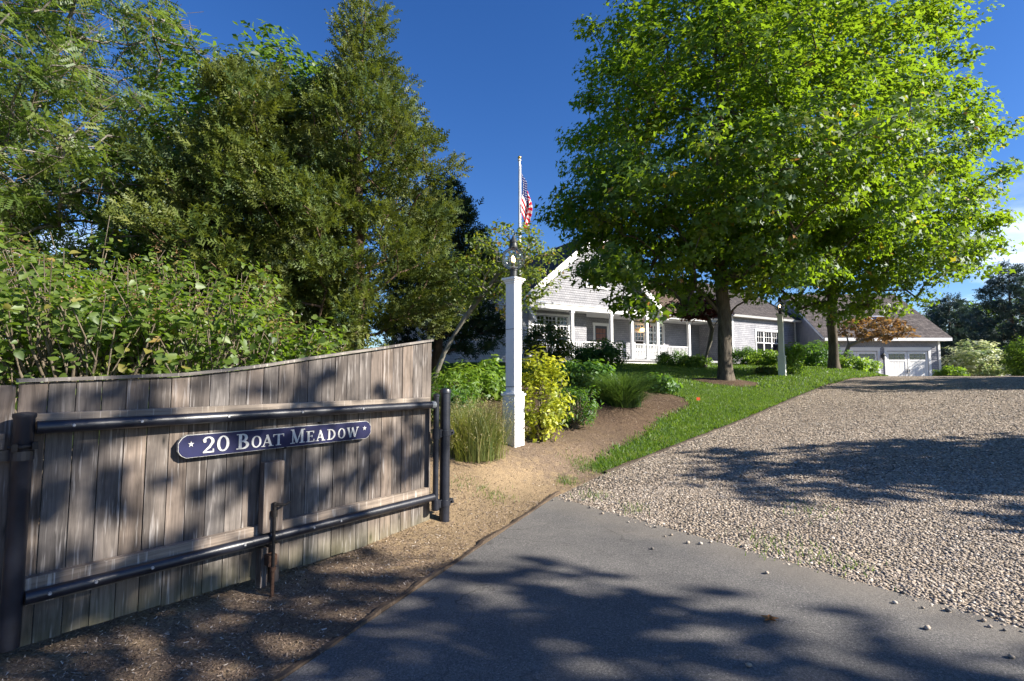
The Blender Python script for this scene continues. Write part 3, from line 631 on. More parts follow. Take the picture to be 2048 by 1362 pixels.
m = MB(); m.box((-4.9, .27, BEAM0 + .03), (11.2, 2.2, BEAM0 + .10)); m.build('porch_ceiling', 'porch_ceiling', hs)
m = MB(); m.box((-4.8, -.15, FL - .12), (11.1, 2.3, FL)); m.build('porch_floor', 'porch_floor', hs)
m = MB(); m.box((-4.7, -.05, 1.6), (11.1, 2.2, FL - .12)); m.build('porch_skirt', 'white_trim', hs)
def column(t_, v, z1=BEAM0, w=.17):
    m = MB(); m.box((t_ - w / 2, v, FL), (t_ + w / 2, v + w, z1 - .14)); m.box((t_ - w / 2 - .03, v - .03, FL), (t_ + w / 2 + .03, v + w + .03, FL + .18)); m.box((t_ - w / 2 - .03, v - .03, z1 - .14), (t_ + w / 2 + .03, v + w + .03, z1)); return m.build('column', 'white_trim', hs, bevel=.008)
for t_ in (-4.36, -1.6, 1.2, 4.0): column(t_, .03)
column(2.8, .05, w=.15)
for t_ in (5.5, 8.35): column(t_, .6)
bal = MB(); bal.box((-.018, -.018, 0), (.018, .018, .74)); balm = bal.build('baluster', 'white_trim', hs); bal_me = balm.data; bpy.data.objects.remove(balm)
def railing(t0, t1, v):
    m = MB(); m.box((t0, v - .03, FL + .86), (t1, v + .05, FL + .92)); r = m.build('railing', 'white_trim', hs); m = MB(); m.box((t0, v - .02, FL + .08), (t1, v + .04, FL + .13)); m.build('bottom_rail', 'white_trim', r)
    n = int((t1 - t0) / .125)
    for i in range(n): b = bpy.data.objects.new('baluster', bal_me); link(b, r); b.location = (t0 + (i + .5) * (t1 - t0) / n, v + .01, FL + .125)
railing(-4.27, -1.69, .1); railing(-1.51, 1.11, .1); railing(2.88, 3.91, .1); railing(4.09, 5.41, .25); railing(5.59, 8.26, .68)
# walls behind the porch
Z0 = 1.7
full = lambda L: (lambda z: (0, L))
siding('porch_wall', hs, (-4.9, 1.0), (.1, 1.0), full(5.0), FL, BEAM0 + .05, 'siding_grey', [(1.33, 3.67, 3.25, 4.9)])
siding('porch_wall', hs, (.1, 1.0), (.1, 2.2), full(1.2), FL, BEAM0 + .05, 'siding_grey')
siding('porch_wall', hs, (.1, 2.2), (11.2, 2.2), full(11.1), FL, BEAM0 + .05, 'siding_grey', [(1.6, 2.56, FL, FL + 2.12), (4.92, 7.5, 3.3, 4.95)])
window(hs, -3.57, -1.23, 3.25, 4.9, 1.0, 3, transom=.5, rows=2)
window(hs, 5.02, 7.6, 3.3, 4.95, 2.2, 3, transom=.5, rows=2)
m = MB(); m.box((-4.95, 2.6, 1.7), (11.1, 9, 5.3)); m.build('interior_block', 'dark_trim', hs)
m = MB()
for a, b in ((1.56, 1.70), (2.66, 2.80)): m.box((a, 2.14, FL), (b, 2.3, FL + 2.12))
m.box((1.52, 2.12, FL + 2.12), (2.84, 2.3, FL + 2.30)); m.build('door_casing', 'white_trim', hs)
m = MB(); m.box((1.70, 2.18, FL), (2.66, 2.28, FL + 2.12)); dr = m.build('door', 'dark_trim', hs)
m = MB()
for i in range(2):
    for z0_, z1_ in ((.15, .85),): m.box((1.80 + i * .40, 2.165, FL + z0_), (2.16 + i * .40, 2.18, FL + z1_))
m.build('door_panel', 'door_wood', dr)
for i in range(3):
    for j in range(3): mm = MB(); mm.box((1.80 + i * .255, 2.165, FL + 1.0 + j * .33), (2.03 + i * .255, 2.18, FL + 1.29 + j * .33)); mm.build('door_light', 'door_wood', dr)
m = MB(); m.tube([(2.58, 2.12, FL + .95), (2.58, 2.12, FL + 1.1)], .018); m.build('handle', 'gold', dr)
m = MB(); m.lathe([(.02, .26), (.16, .2), (.19, .1), (.12, .02), (.02, 0)], 12, (5.55, 2.02, 4.45)); m.build('porch_lamp', 'porch_glow', hs, True)
m = MB(); m.lathe([(.14, 0), (.10, .10), (.035, .30), (.012, .36), (.008, .6)], 10, (4.6, .5, 4.55)); m.build('hanging_bell', 'bell_rust', hs, True)
# porch extension roof on the right
roof_plane('roof', hs, (4.7, .2, 5.42), (11.6, .2, 5.42), (11.6, 6, 8.9), (4.7, 6, 8.9), 'roof_brown')
m = MB(); m.box((4.95, .55, BEAM0 + .0), (11.2, .85, 5.36)); m.build('porch_beam', 'white_trim', hs)
# right wing
siding('wing_wall', hs, (11.2, -.5), (18.3, -.5), full(7.1), Z0, 5.7, 'siding_grey', [(2.5, 5.2, 3.05, 4.7)])
siding('wing_wall', hs, (11.2, 3.0), (11.2, -.5), full(3.5), Z0, 5.7, 'siding_grey')
siding('wing_wall', hs, (18.3, -.5), (18.3, 8), full(8.5), Z0, 5.7, 'siding_grey')
window(hs, 13.7, 16.4, 3.05, 4.7, -.5, 3, rows=2)
m = MB(); m.box((11.10, -.56, Z0), (11.24, -.44, 5.75)); m.build('corner_board', 'white_trim', hs)
m = MB(); m.box((18.26, -.56, Z0), (18.38, -.44, 5.75)); m.build('corner_board', 'white_trim', hs)
m = MB(); m.box((11.24, -.56, 5.5), (18.26, -.47, 5.76)); m.build('frieze_board', 'white_trim', hs)
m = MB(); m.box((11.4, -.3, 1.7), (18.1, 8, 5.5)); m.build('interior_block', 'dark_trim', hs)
m = MB(); m.prism([(-.5, 5.7), (4, 8.55), (8.5, 5.7)], lambda a, b, d: (d, a, b), 18.2, 18.3); m.build('gable_end', 'siding_plain', hs)
roof_plane('roof', hs, (10.8, -1.0, 5.62), (18.7, -1.0, 5.62), (18.7, 4, 8.8), (10.8, 4, 8.8), 'roof_shingle'); roof_plane('roof', hs, (10.8, 9, 5.62), (18.7, 9, 5.62), (18.7, 4, 8.8), (10.8, 4, 8.8), 'roof_shingle')
# left wing: grey siding coloured near-white, direct sunlight put into the colour
LW0, LW1, LP = -9.3, -4.7, 8.3; ls = (LP - 5.0) / 2.3
siding('wing_wall', hs, (LW0, -.3), (LW1, -.3), lambda z: (max(0, (z - 5.0) / ls), 4.6 - max(0, (z - 5.0) / ls)), Z0, LP - .2, 'siding_white_or_sunlit', [(1.57, 2.93, 3.5, 4.65)])
window(hs, -7.73, -6.37, 3.5, 4.65, -.3, 2, rows=2, cols=3)
siding('wing_wall', hs, (LW1, -.3), (LW1, 1.0), full(1.3), Z0, 5.0, 'siding_grey'); siding('wing_wall', hs, (LW0, 8), (LW0, -.3), full(8.3), Z0, 5.0, 'siding_white_or_sunlit')
for sg in (-1, 1):
    roof_plane('roof', hs, (-7 + sg * 2.65, -.6, 4.5), (-7 + sg * 2.65, 8, 4.5), (-7, 8, LP), (-7, -.6, LP), 'roof_shingle')
    m = MB(); a = Vector((-7 + sg * 2.6, -.58, 4.54)); b = Vector((-7, -.58, LP - .03)); P = [a, b, b - Vector((0, 0, .34)), a - Vector((0, 0, .30))]
    m.v = [tuple(p + Vector((0, -.06, 0))) for p in P] + [tuple(p) for p in P]; m.f = [[0, 1, 2, 3], [7, 6, 5, 4], [0, 4, 5, 1], [1, 5, 6, 2], [2, 6, 7, 3], [3, 7, 4, 0]]; m.build('rake_board', 'white_trim', hs)
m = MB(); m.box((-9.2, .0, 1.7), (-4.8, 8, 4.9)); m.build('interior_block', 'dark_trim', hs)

# ------------------------------------------------------------------ the garage
GY = 34.0; gg = 1.0
ga = empty('garage', (0, 0, 0)); tag(ga, 'garage with two white carriage doors under a dark shingled roof', 'garage')
siding('wall', ga, (21.3, GY), (29.07, GY), full(7.77), gg - .2, 3.95, 'siding_grey', [(.77, 3.55, .5, 3.27), (4.17, 7.0, .5, 3.27)])
siding('wall', ga, (29.07, GY), (29.07, 42), full(8), gg - .2, 3.95, 'siding_grey')
m = MB(); m.box((28.98, GY - .05, gg - .2), (29.13, GY + .1, 3.95)); m.build('corner_board', 'white_trim', ga)
roof_plane('roof', ga, (20.9, GY - .6, 4.12), (29.5, GY - .6, 4.12), (29.5, 38.2, 7.85), (20.9, 38.2, 7.85), 'roof_shingle', step=.17)
roof_plane('roof', ga, (20.9, 42.8, 4.12), (29.5, 42.8, 4.12), (29.5, 38.2, 7.85), (20.9, 38.2, 7.85), 'roof_shingle', step=.17)
m = MB(); m.box((20.95, GY - .58, 3.92), (29.45, GY - .03, 3.97)); m.build('soffit', 'porch_ceiling', ga)
m = MB(); m.box((20.95, GY - .62, 3.92), (29.48, GY - .585, 4.12)); m.build('gutter', 'white_trim', ga)
m = MB(); m.prism([(GY, 3.95), (38.2, 7.6), (42.4, 3.95)], lambda a, b, d: (d, a, b), 29.0, 29.1); m.build('gable_end', 'siding_plain', ga)
m = MB(); m.prism([(GY, gg - .2), (GY, 3.95), (38.2, 7.6), (42.4, 3.95), (42.4, gg - .2)], lambda a, b, d: (d, a, b), 21.2, 21.3); m.build('gable_end', 'siding_plain', ga)
for X0, X1 in ((22.07, 24.85), (25.47, 28.30)):
    c = MB(); c.box((X0 - .16, GY - .05, gg - .2), (X0, GY + .1, 3.27)); c.box((X1, GY - .05, gg - .2), (X1 + .16, GY + .1, 3.27)); c.box((X0 - .16, GY - .06, 3.27), (X1 + .16, GY + .1, 3.47)); c.box((X0 - .2, GY - .1, 3.47), (X1 + .2, GY + .1, 3.52)); c.build('door_casing', 'white_trim', ga)
    d_ = MB(); d_.box((X0, GY + .06, gg - .2), (X1, GY + .1, 3.27)); do = d_.build('garage_door', 'white_paint', ga)
    half = (X1 - X0) / 2
    for h in range(2):
        a = X0 + h * half + .03; b = a + half - .06; fr = MB()
        fr.box((a, GY + .01, gg), (a + .13, GY + .058, 3.23)).box((b - .13, GY + .01, gg), (b, GY + .058, 3.23)).box((a + .13, GY + .01, 3.08), (b - .13, GY + .058, 3.23)).box((a + .13, GY + .01, 2.55), (b - .13, GY + .058, 2.68)); fr.build('door_frame', 'white_paint', do)
        n = 6; w = (b - a - .26) / n
        for i in range(n): p = MB(); p.box((a + .13 + i * w + .006, GY + .03, gg), (a + .13 + (i + 1) * w - .006, GY + .059, 2.55)); p.build('plank', 'white_paint', do)
        w = (b - a - .26) / 3
        for i in range(3):
            for j in range(2): p = MB(); p.box((a + .13 + i * w + .02, GY + .035, 2.69 + j * .195 + .01), (a + .13 + (i + 1) * w - .02, GY + .057, 2.69 + (j + 1) * .195 - .015)); p.build('pane', 'window_glass', do)
        hx = X0 + half + (-.07 if h == 0 else .07); p = MB(); p.tube([(hx, GY + .005, 1.75), (hx, GY - .04, 1.80), (hx, GY - .04, 2.0), (hx, GY + .005, 2.05)], .016, 6); p.build('handle', 'dark_trim', do)
m = MB(); m.lathe([(.02, 0), (.09, .06), (.11, .3), (.13, .32), (.03, .46)], 8, (25.16, GY - .15, 2.66)); m.box((25.12, GY - .12, 2.9), (25.2, GY, 3.0)); m.build('wall_lantern', 'lantern_metal', ga)
m = MB(); m.lathe([(.05, .08), (.06, .16), (.03, .24)], 8, (25.16, GY - .27, 2.66)); m.build('lantern_pane', 'white_paint', ga)
def on_roof(x, f, n_off): return Vector((x, GY - .6 + f * 4.8, 4.12 + f * 3.73)) + Vector((0, -.61, .79)) * n_off
m = MB(); P = [on_roof(25.3, .20, .05), on_roof(26.35, .20, .05), on_roof(26.35, .42, .05), on_roof(25.3, .42, .05)]; Q = [p + Vector((0, -.61, .79)) * .14 for p in P]; m.v = [tuple(p) for p in P + Q]; m.f = [[4, 5, 6, 7], [0, 1, 5, 4], [1, 2, 6, 5], [2, 3, 7, 6], [3, 0, 4, 7]]; sk = m.build('skylight', 'roof_metal', ga)
P2 = [on_roof(25.38, .22, .2), on_roof(26.27, .22, .2), on_roof(26.27, .40, .2), on_roof(25.38, .40, .2)]; m = MB(); m.quad(P2); m.build('pane', 'window_glass', sk)
# ------------------------------------------------------------------ neighbour house glimpsed through the lilacs
nb = empty('neighbour_house', (-15.5, 34, 0), .3); tag(nb, 'pale clapboard house glimpsed through the gap beyond the lilacs', 'house')
siding('wall', nb, (-4, 0), (4, 0), lambda z: (max(0, (z - 4.6)), 8 - max(0, (z - 4.6))), 1.0, 8.4, 'siding_white_or_sunlit', [(2.4, 3.4, 2.6, 4.0), (4.6, 5.6, 2.6, 4.0)])
siding('wall', nb, (4, 0), (4, 9), full(9), 1.0, 4.6, 'siding_white_or_sunlit'); window(nb, -1.6, -.6, 2.6, 4.0, 0, 1); window(nb, .6, 1.6, 2.6, 4.0, 0, 1)
for sg in (-1, 1): roof_plane('roof', nb, (sg * 4.4, -.4, 4.3), (sg * 4.4, 9, 4.3), (0, 9, 8.7), (0, -.4, 8.7), 'roof_shingle')

# ------------------------------------------------------------------ gate, in its own frame: x along the gate, y away from the drive, z up
GL = (-2.7704, 2.9125, 0.0); GR = math.atan2(.77836, .62782)
gt = empty('wooden_gate', GL, GR); tag(gt, 'weathered plank gate on black pipe frame, top curving up towards its hinges', 'gate')
capx = [-.06, .27, .80, 1.325, 1.84, 2.415, 3.14, 3.25]; capz = [1.468, 1.481, 1.507, 1.576, 1.667, 1.762, 1.885, 1.905]
def ctop(s): 
    return float(np.interp(s, capx, capz))
rb = random.Random(5); nb_ = 25; wb = 3.20 / nb_
cuts = [-.055 + wb * i + (rb.uniform(-.006, .006) if 0 < i < nb_ else 0) for i in range(nb_ + 1)]
for i in range(nb_):
    a, b = cuts[i] + .0018 + rb.random() * .0015, cuts[i + 1] - .0018; z0 = -.045 - .018 * a + rb.uniform(-.006, .006); y0 = .10 + rb.uniform(-.003, .003)
    pts = [(a, 0), (b, 0)] + [(b, ctop(b) - .005 - z0), ((a + b) / 2, ctop((a + b) / 2) - .005 - z0), (a, ctop(a) - .005 - z0)]
    m = MB(); m.prism([(p - a, q) for p, q in pts], lambda u, w, d: (u, d, w), .02, 0); o = m.build('board', 'gate_wood', gt, bevel=.0018); o.location = (a, y0, z0)
m = MB(); ss = np.linspace(-.06, 3.15, 30)
poly = [(s, ctop(s)) for s in ss] + [(s, ctop(s) + .022) for s in ss[::-1]]
b = 0; n = len(ss)
for j in range(n):
    for y, z in ((.072, 0), (.148, 0), (.148, .022), (.072, .022)): m.v.append((ss[j], y, ctop(ss[j]) + z))
for j in range(n - 1):
    for k_ in range(4): m.f.append([j * 4 + k_, j * 4 + (k_ + 1) % 4, (j + 1) * 4 + (k_ + 1) % 4, (j + 1) * 4 + k_])
m.f += [[0, 3, 2, 1], [(n - 1) * 4 + k_ for k_ in range(4)]]; m.build('cap_strip', 'rail_wood', gt)
for z0, z1 in ((1.175, 1.285), (.19, .345)):
    m = MB(); m.box((.02, .040, z0), (3.08, .097, z1)); m.build('rail', 'rail_wood', gt, bevel=.004)
for zc, nm in ((1.207, 'top'), (.25, 'bottom')):
    m = MB(); m.tube([(.02, 0, zc), (3.10, 0, zc)], .038, 16); po = m.build('pipe_rail', 'pipe_black', gt, True)
    for s in ([.18, .52, 1.05, 1.62, 2.2] if nm == 'top' else [.12, .33, .62, 1.2, 1.75, 2.0]):
        q = MB(); q.tube([(s, -.034, zc + .004), (s, -.046, zc + .004)], [.011, .008], 10); q.build('bolt', 'bolt_steel', po, True)
m = MB(); m.tube([(-.032, 0, -.0), (-.032, 0, 1.262), (-.032, 0, 1.272), (-.032, 0, 1.292), (-.032, 0, 1.300)], [.047, .047, .053, .053, .02], 18); m.build('stile', 'pipe_black', gt, True)
m = MB(); m.tube([(3.133, 0, .115), (3.133, 0, 1.29), (3.133, 0, 1.295), (3.133, 0, 1.315), (3.133, 0, 1.325)], [.030, .030, .035, .035, .012], 16); m.build('stile', 'pipe_black', gt, True)
for zc in (.90, .165):
    m = MB(); m.tube([(3.133, 0, zc - .055), (3.133, 0, zc + .055)], .041, 16); m.tube([(3.262, .0, zc - .03), (3.262, .0, zc + .03)], .066, 18); m.box((3.16, -.018, zc - .04), (3.21, .018, zc + .04)); m.box((3.315, -.02, zc - .025), (3.375, .02, zc + .025)); m.tube([(3.35, -.045, zc), (3.35, .045, zc)], .012, 8); m.build('hinge', 'pipe_black', gt, True)
    q = MB(); q.tube([(3.10, 0, zc + .27 if zc > .5 else zc + .085), (3.04, 0, zc + .31 if zc > .5 else zc + .085)], [.043, .041], 14) if False else None
m = MB(); m.tube([(3.055, 0, 1.207), (3.105, 0, 1.207)], [.0395, .0395], 16); m.build('weld_collar', 'weld_grey', gt, True)
m = MB(); m.box((1.325, -.040, .30), (1.482, .040, .838)); m.build('block', 'block_wood', gt, bevel=.006)
m = MB(); m.box((1.345, .012, -.12), (1.40, .098, .175)); m.build('block', 'block_wood', gt, bevel=.004)
m = MB(); m.box((1.425, .012, -.11), (1.49, .098, .185)); m.build('block', 'block_wood', gt, bevel=.004)
m = MB(); m.tube([(1.403, -.062, -.225), (1.403, -.062, .53)], .0125, 10); dro = m.build('drop_rod', 'rod_iron', gt, True)
m = MB(); m.tube([(1.403, -.062, .50), (1.415, -.075, .512), (1.46, -.10, .505), (1.50, -.115, .525)], [.013, .012, .010, .008], 8); m.build('handle', 'rod_iron', dro, True)
m = MB(); m.tube([(1.403, -.062, .42), (1.403, -.062, .47)], .021, 10); m.box((1.38, -.06, .425), (1.426, -.022, .465)); m.build('bracket', 'rod_iron', dro, True)
m = MB(); m.tube([(1.403, -.062, .02), (1.403, -.062, .045)], .024, 10); m.tube([(1.403, -.062, -.2), (1.403, -.062, .02)], .015, 10); m.box((1.37, -.06, .05), (1.436, .012, .13)); m.build('sleeve', 'rust', dro, True)
m = MB(); m.lathe([(.03, -.06), (.032, 0), (.022, .012), (.014, .012)], 12, (1.403, -.062, -.215)); m.build('ground_socket', 'rust', dro, True)
gp = empty('gate_post', (GL[0] + .62782 * 3.262, GL[1] + .77836 * 3.262, 0)); tag(gp, 'black capped steel pipe post carrying the gate hinges', 'post')
m = MB(); m.tube([(0, 0, -.3), (0, 0, 1.335)], .055, 24, False); m.build('pipe', 'pipe_black', gp, True); m = MB(); m.lathe([(.063, 1.325), (.063, 1.352), (.056, 1.368), (.02, 1.380), (.001, 1.382)], 24); m.build('cap', 'pipe_black', gp, True)
# fence run left of the gate
fp = empty('plank_fence', GL, GR); tag(fp, 'weathered plank fence panel continuing past the latch end of the gate', 'fence')
for i in range(12):
    b = -.062 - i * .132; a = b - .128; z0 = -.06 + rb.uniform(-.01, .01); m = MB(); m.box((0, 0, 0), (b - a, .02, 1.452 - z0)); o = m.build('board', 'gate_wood', fp, bevel=.0018); o.location = (a, .112 + rb.uniform(-.003, .003), z0)
m = MB(); m.box((-1.6, .060, 1.09), (-.10, .110, 1.18)); m.build('rail', 'rail_wood', fp); m = MB(); m.box((-1.6, .060, .2), (-.10, .110, .33)); m.build('rail', 'rail_wood', fp)
m = MB(); m.box((-1.2, .045, 1.025), (-.08, .058, 1.085)); m.tube([(-.032, 0, 1.03), (-.032, 0, 1.08)], .053, 18); st_ = m.build('latch_strap', 'pipe_black', fp)
m = MB(); m.tube([(-.17, .046, 1.055), (-.17, .035, 1.055)], [.017, .012], 10); m.build('bolt', 'rod_iron', st_)
m = MB(); m.tube([(-.095, -.03, 1.105), (-.04, -.058, 1.105), (.02, -.03, 1.11)], [.010, .013, .010], 8); m.box((-.085, -.066, 1.085), (-.06, -.04, 1.125)); m.box((.0, -.06, 1.09), (.025, -.03, 1.13)); m.build('latch_clasp', 'rod_iron', st_)

# ------------------------------------------------------------------ name sign with carved letters
sg_ = empty('name_sign', GL, GR); tag(sg_, 'navy house sign lettered 20 Boat Meadow, hung on the plank gate', 'sign')
S0, S1, Z0_, Z1_ = .757, 2.338, .930, 1.090
def notch(x0, x1, z0, z1, c):
    q = .55 * c; return [(x0 + c, z0), (x1 - c, z0), (x1 - q * .75, z0 + q * .65), (x1, z0 + c), (x1, z1 - c), (x1 - q * .75, z1 - q * .65), (x1 - c, z1), (x0 + c, z1), (x0 + q * .75, z1 - q * .65), (x0, z1 - c), (x0, z0 + c), (x0 + q * .75, z0 + q * .65)]
pl_ = lambda u, w, d: (u, d, w)
m = MB(); m.prism(notch(S0, S1, Z0_, Z1_, .05), pl_, .066, .034); bd = m.build('board', 'sign_silver', sg_)
m = MB(); m.prism(notch(S0 + .003, S1 - .003, Z0_ + .0028, Z1_ - .0028, .049), pl_, .034, .0315); m.build('face', 'sign_navy', sg_)
for s in (.95, 2.15): m = MB(); m.box((s - .03, .0665, .96), (s + .03, .0995, 1.05)); m.build('mount', 'block_wood', sg_)
for s, z in ((1.52, Z0_ - .012), (1.83, Z1_ + .006)): m = MB(); m.box((s - .009, .030, z), (s + .009, .075, z + .014)); m.build('clip', 'rod_iron', sg_)
def poly_stroke(pts, ws):
    """a flat pen stroke: centre line with a width at each point"""
    P = [Vector(p) for p in pts]; L = []; R = []
    for i, p in enumerate(P):
        d = (P[min(i + 1, len(P) - 1)] - P[max(i - 1, 0)]).normalized(); n = Vector((-d.y, d.x)); L.append(p + n * ws[i] / 2); R.append(p - n * ws[i] / 2)
    return [[tuple(L[i]), tuple(L[i + 1]), tuple(R[i + 1]), tuple(R[i])] for i in range(len(P) - 1)]
def arc(cx, cy, rx, ry, a0, a1, w0, w1, n=18):
    """ring stroke, thin at top and bottom (w0), thick at the sides (w1)"""
    T = [math.radians(a0 + (a1 - a0) * i / n) for i in range(n + 1)]
    return poly_stroke([(cx + rx * math.cos(t_), cy + ry * math.sin(t_)) for t_ in T], [w0 + (w1 - w0) * abs(math.cos(t_)) ** 1.3 for t_ in T])
def bar(x0, y0, x1, y1): return [[(x0, y0), (x1, y0), (x1, y1), (x0, y1)]]
def serif(x0, x1, y): return bar(x0, y - .03, x1, y + .03)
TK, TN = .17, .075
def glyph(c):
    if c in 'O0': return arc(.42, .5, .335, .46, 0, 360, TN, TK, 32) if c == 'O' else arc(.36, .5, .29, .46, 0, 360, TN, TK, 32)
    if c == 'B': return bar(.12, .0, .12 + TK, 1) + serif(.0, .36, .03) + serif(.0, .36, .97) + arc(.30, .74, .24, .23, 90, -90, TN, TK) + arc(.30, .27, .32, .24, 90, -90, TN, TK)
    if c == 'D': return bar(.12, .0, .12 + TK, 1) + serif(0, .36, .03) + serif(0, .36, .97) + arc(.30, .5, .42, .465, 90, -90, TN, TK, 22)
    if c == 'E': return bar(.12, 0, .12 + TK, 1) + serif(0, .70, .03) + serif(0, .66, .97) + serif(.2, .52, .52) + bar(.64, .0, .70, .24) + bar(.60, .78, .66, 1.0) + bar(.48, .42, .54, .62)
    if c == 'T': return bar(.335, 0, .335 + TK, 1) + serif(.22, .62, .03) + serif(0, .84, .96) + bar(0, .76, .06, .99) + bar(.78, .76, .84, .99)
    if c == 'A': return poly_stroke([(.14, .02), (.46, 1.02)], [TN, TN]) + poly_stroke([(.42, 1.0), (.74, .02)], [TK, TK]) + serif(.0, .30, .03) + serif(.56, .94, .03) + bar(.22, .30, .66, .37)
    if c == 'M': return bar(.14, 0, .14 + TN, 1) + poly_stroke([(.17, .98), (.52, .05)], [TK, TK]) + poly_stroke([(.52, .05), (.87, .98)], [TN, TN]) + bar(.84, 0, .84 + TK, 1) + serif(0, .34, .03) + serif(.72, 1.14, .03) + serif(0, .26, .97) + serif(.86, 1.14, .97)
    if c == 'W': return poly_stroke([(.14, .98), (.38, .02)], [TK, TK]) + poly_stroke([(.38, .02), (.60, .98)], [TN, TN]) + poly_stroke([(.56, .98), (.82, .02)], [TK, TK]) + poly_stroke([(.82, .02), (1.06, .98)], [TN, TN]) + serif(0, .32, .97) + serif(.94, 1.2, .97)
    if c == '2': return arc(.34, .70, .25, .27, 165, -25, TN, TK, 16) + poly_stroke([(.555, .60), (.42, .36), (.10, .06)], [TK * .9, TK * .8, TN]) + bar(.06, 0, .66, .09) + bar(.60, .0, .67, .22) + arc(.14, .74, .05, .05, 0, 360, .09, .09, 8)
    if c == '*':
        P = [((.5 + (.5 if i % 2 == 0 else .19) * math.sin(math.pi * i / 5)), .5 + (.5 if i % 2 == 0 else .19) * math.cos(math.pi * i / 5)) for i in range(10)]; return [[P[i], P[(i + 1) % 10], (.5, .5)] for i in range(10)]
def zx(px): # along-gate metre for a photograph column, on the sign face
    r = RT * (px - 1024) / 1000 + UP * (681 - 880) / 1000 + FW; n_ = np.array([.77836, -.62782, 0]); P0 = np.array([GL[0], GL[1], 0]) - n_ * .03; k_ = ((P0 - CAM) @ n_) / (r @ n_); q = CAM + r * k_
    return float((q[:2] - np.array(GL[:2])) @ np.array([.62782, .77836]))
TXT = [('*', 178, 235, .044, .05), ('2', 318, 432, .114, 0), ('0', 460, 578, .114, 0), ('B', 650, 770, .114, 0), ('O', 795, 890, .09, 0), ('A', 893, 1010, .09, 0), ('T', 1005, 1110, .09, 0), ('M', 1175, 1312, .114, 0), ('E', 1325, 1405, .09, 0), ('A', 1420, 1512, .09, 0), ('D', 1530, 1610, .09, 0), ('O', 1635, 1705, .09, 0), ('W', 1720, 1838, .09, 0), ('*', 1875, 1912, .044, .05)]
for c, a, b, h, lift in TXT:
    polys = glyph(c); xs = [p[0] for q in polys for p in q]; x0, x1 = min(xs), max(xs); s0, s1 = zx(340 + a / 4.876), zx(340 + b / 4.876); m = MB(); zb = Z0_ + .024 + lift
    for j, q in enumerate(polys): m.prism([(s0 + (x - x0) / (x1 - x0) * (s1 - s0), zb + y * h) for x, y in q], pl_, .0316, .0268 - .00004 * j)
    m.build('star' if c == '*' else 'letter', 'sign_silver', sg_)

# ------------------------------------------------------------------ lamp posts
def lamp_post(name, label, base, hpost, mat, rz, ground):
    o = empty(name, base, rz); tag(o, label, 'lamp post', 'white box lamp posts beside the drive')
    a = .088; m = MB(); m.box((-a, -a, .70), (a, a, hpost - .07)); m.build('shaft', mat, o, bevel=.006)
    b = .122; m = MB(); m.box((-b, -b, -.25), (b, b, .72)); m.build('pedestal', mat, o, bevel=.006)
    m = MB(); m.box((-b - .018, -b - .018, .72), (b + .018, b + .018, .755)); m.box((-b + .008, -b + .008, .755), (b - .008, b - .008, .78)); m.build('pedestal_cap', mat, o, bevel=.006)
    m = MB(); z = hpost
    for w, z0, z1 in ((.100, z - .09, z - .06), (.115, z - .06, z - .035), (.135, z - .035, z)): m.box((-w, -w, z0), (w, w, z1))
    m.build('top_cap', mat, o, bevel=.005)
    m = MB(); m.lathe([(.085, 0), (.085, .02), (.058, .03), (.058, .12), (.07, .125), (.07, .15), (.05, .16)], 18, (0, 0, z)); ln = m.build('lantern_base', 'lantern_metal', o, True)
    zc = z + .315; R = .187
    prof = [(R * math.sin(t_), -R * math.cos(t_)) for t_ in np.linspace(.32, math.pi - .36, 18)]; m = MB(); m.tube([(0, 0, zc + q) for r_, q in prof], [r_ for r_, q in prof], 28, False); gl_ = m.build('globe', 'clear_glass', o, True); pass
    m = MB(); t_ = np.linspace(0, 2 * math.pi, 33); m.tube([(.191 * math.cos(q), .191 * math.sin(q), zc) for q in t_], .0022, 5, False)
    for k_ in range(4):
        ph = k_ * math.pi / 2 + .4; m.tube([(.192 * math.sin(q) * math.cos(ph), .192 * math.sin(q) * math.sin(ph), zc - .192 * math.cos(q)) for q in np.linspace(.32, math.pi - .36, 15)], .0022, 5, False)
    m.build('wire_cage', 'lantern_metal', o)
    zt = zc + R * .93; m = MB(); m.lathe([(.066, -.02), (.074, 0), (.066, .01), (.060, .075), (.070, .085), (.066, .095), (.03, .16), (.012, .20), (.004, .215)], 18, (0, 0, zt)); m.build('lantern_cap', 'lantern_metal', o, True)
    m = MB(); m.tube([(.05 * math.cos(q), .0, zt + .21 + .05 * math.sin(q) + .03) for q in np.linspace(-.9, math.pi + .9, 14)], .004, 5); m.build('ring_handle', 'lantern_metal', o)
    m = MB(); m.tube([(0, 0, z + .15), (0, 0, z + .26)], .022, 10); m.build('socket', 'lantern_metal', o, True)
    for sx_ in (-1, 1): m = MB(); m.lathe([(.010, 0), (.019, .025), (.015, .06), (.004, .09)], 10, (sx_ * .026, sx_ * .01, z + .265)); m.build('bulb', 'bulb_glow', o, True)
    return o
P1 = at(1027, 885, 7.8); lp1 = lamp_post('lamp_post', 'tall white box lamp post with onion globe by the gate and yellow shrub', (P1[0], P1[1], P1[2]), at(1040, 557, 7.8)[2] - P1[2], 'post_white', GR, 0)
for zz in (.86, 1.75): m = MB(); m.tube([(-.092, -.092, zz), (.092, -.092, zz + .004), (.092, .092, zz), (-.092, .092, zz - .004), (-.092, -.092, zz)], .004, 5, False); m.build('wire_tie', 'dark_trim', lp1)
P2_ = at(1565, 752, 19.0); lamp_post('lamp_post', 'cream box lamp post on the lawn between the two maple trunks', (P2_[0], P2_[1], Hs(P2_[0], P2_[1])), 2.35, 'cream_post', GR, 0)

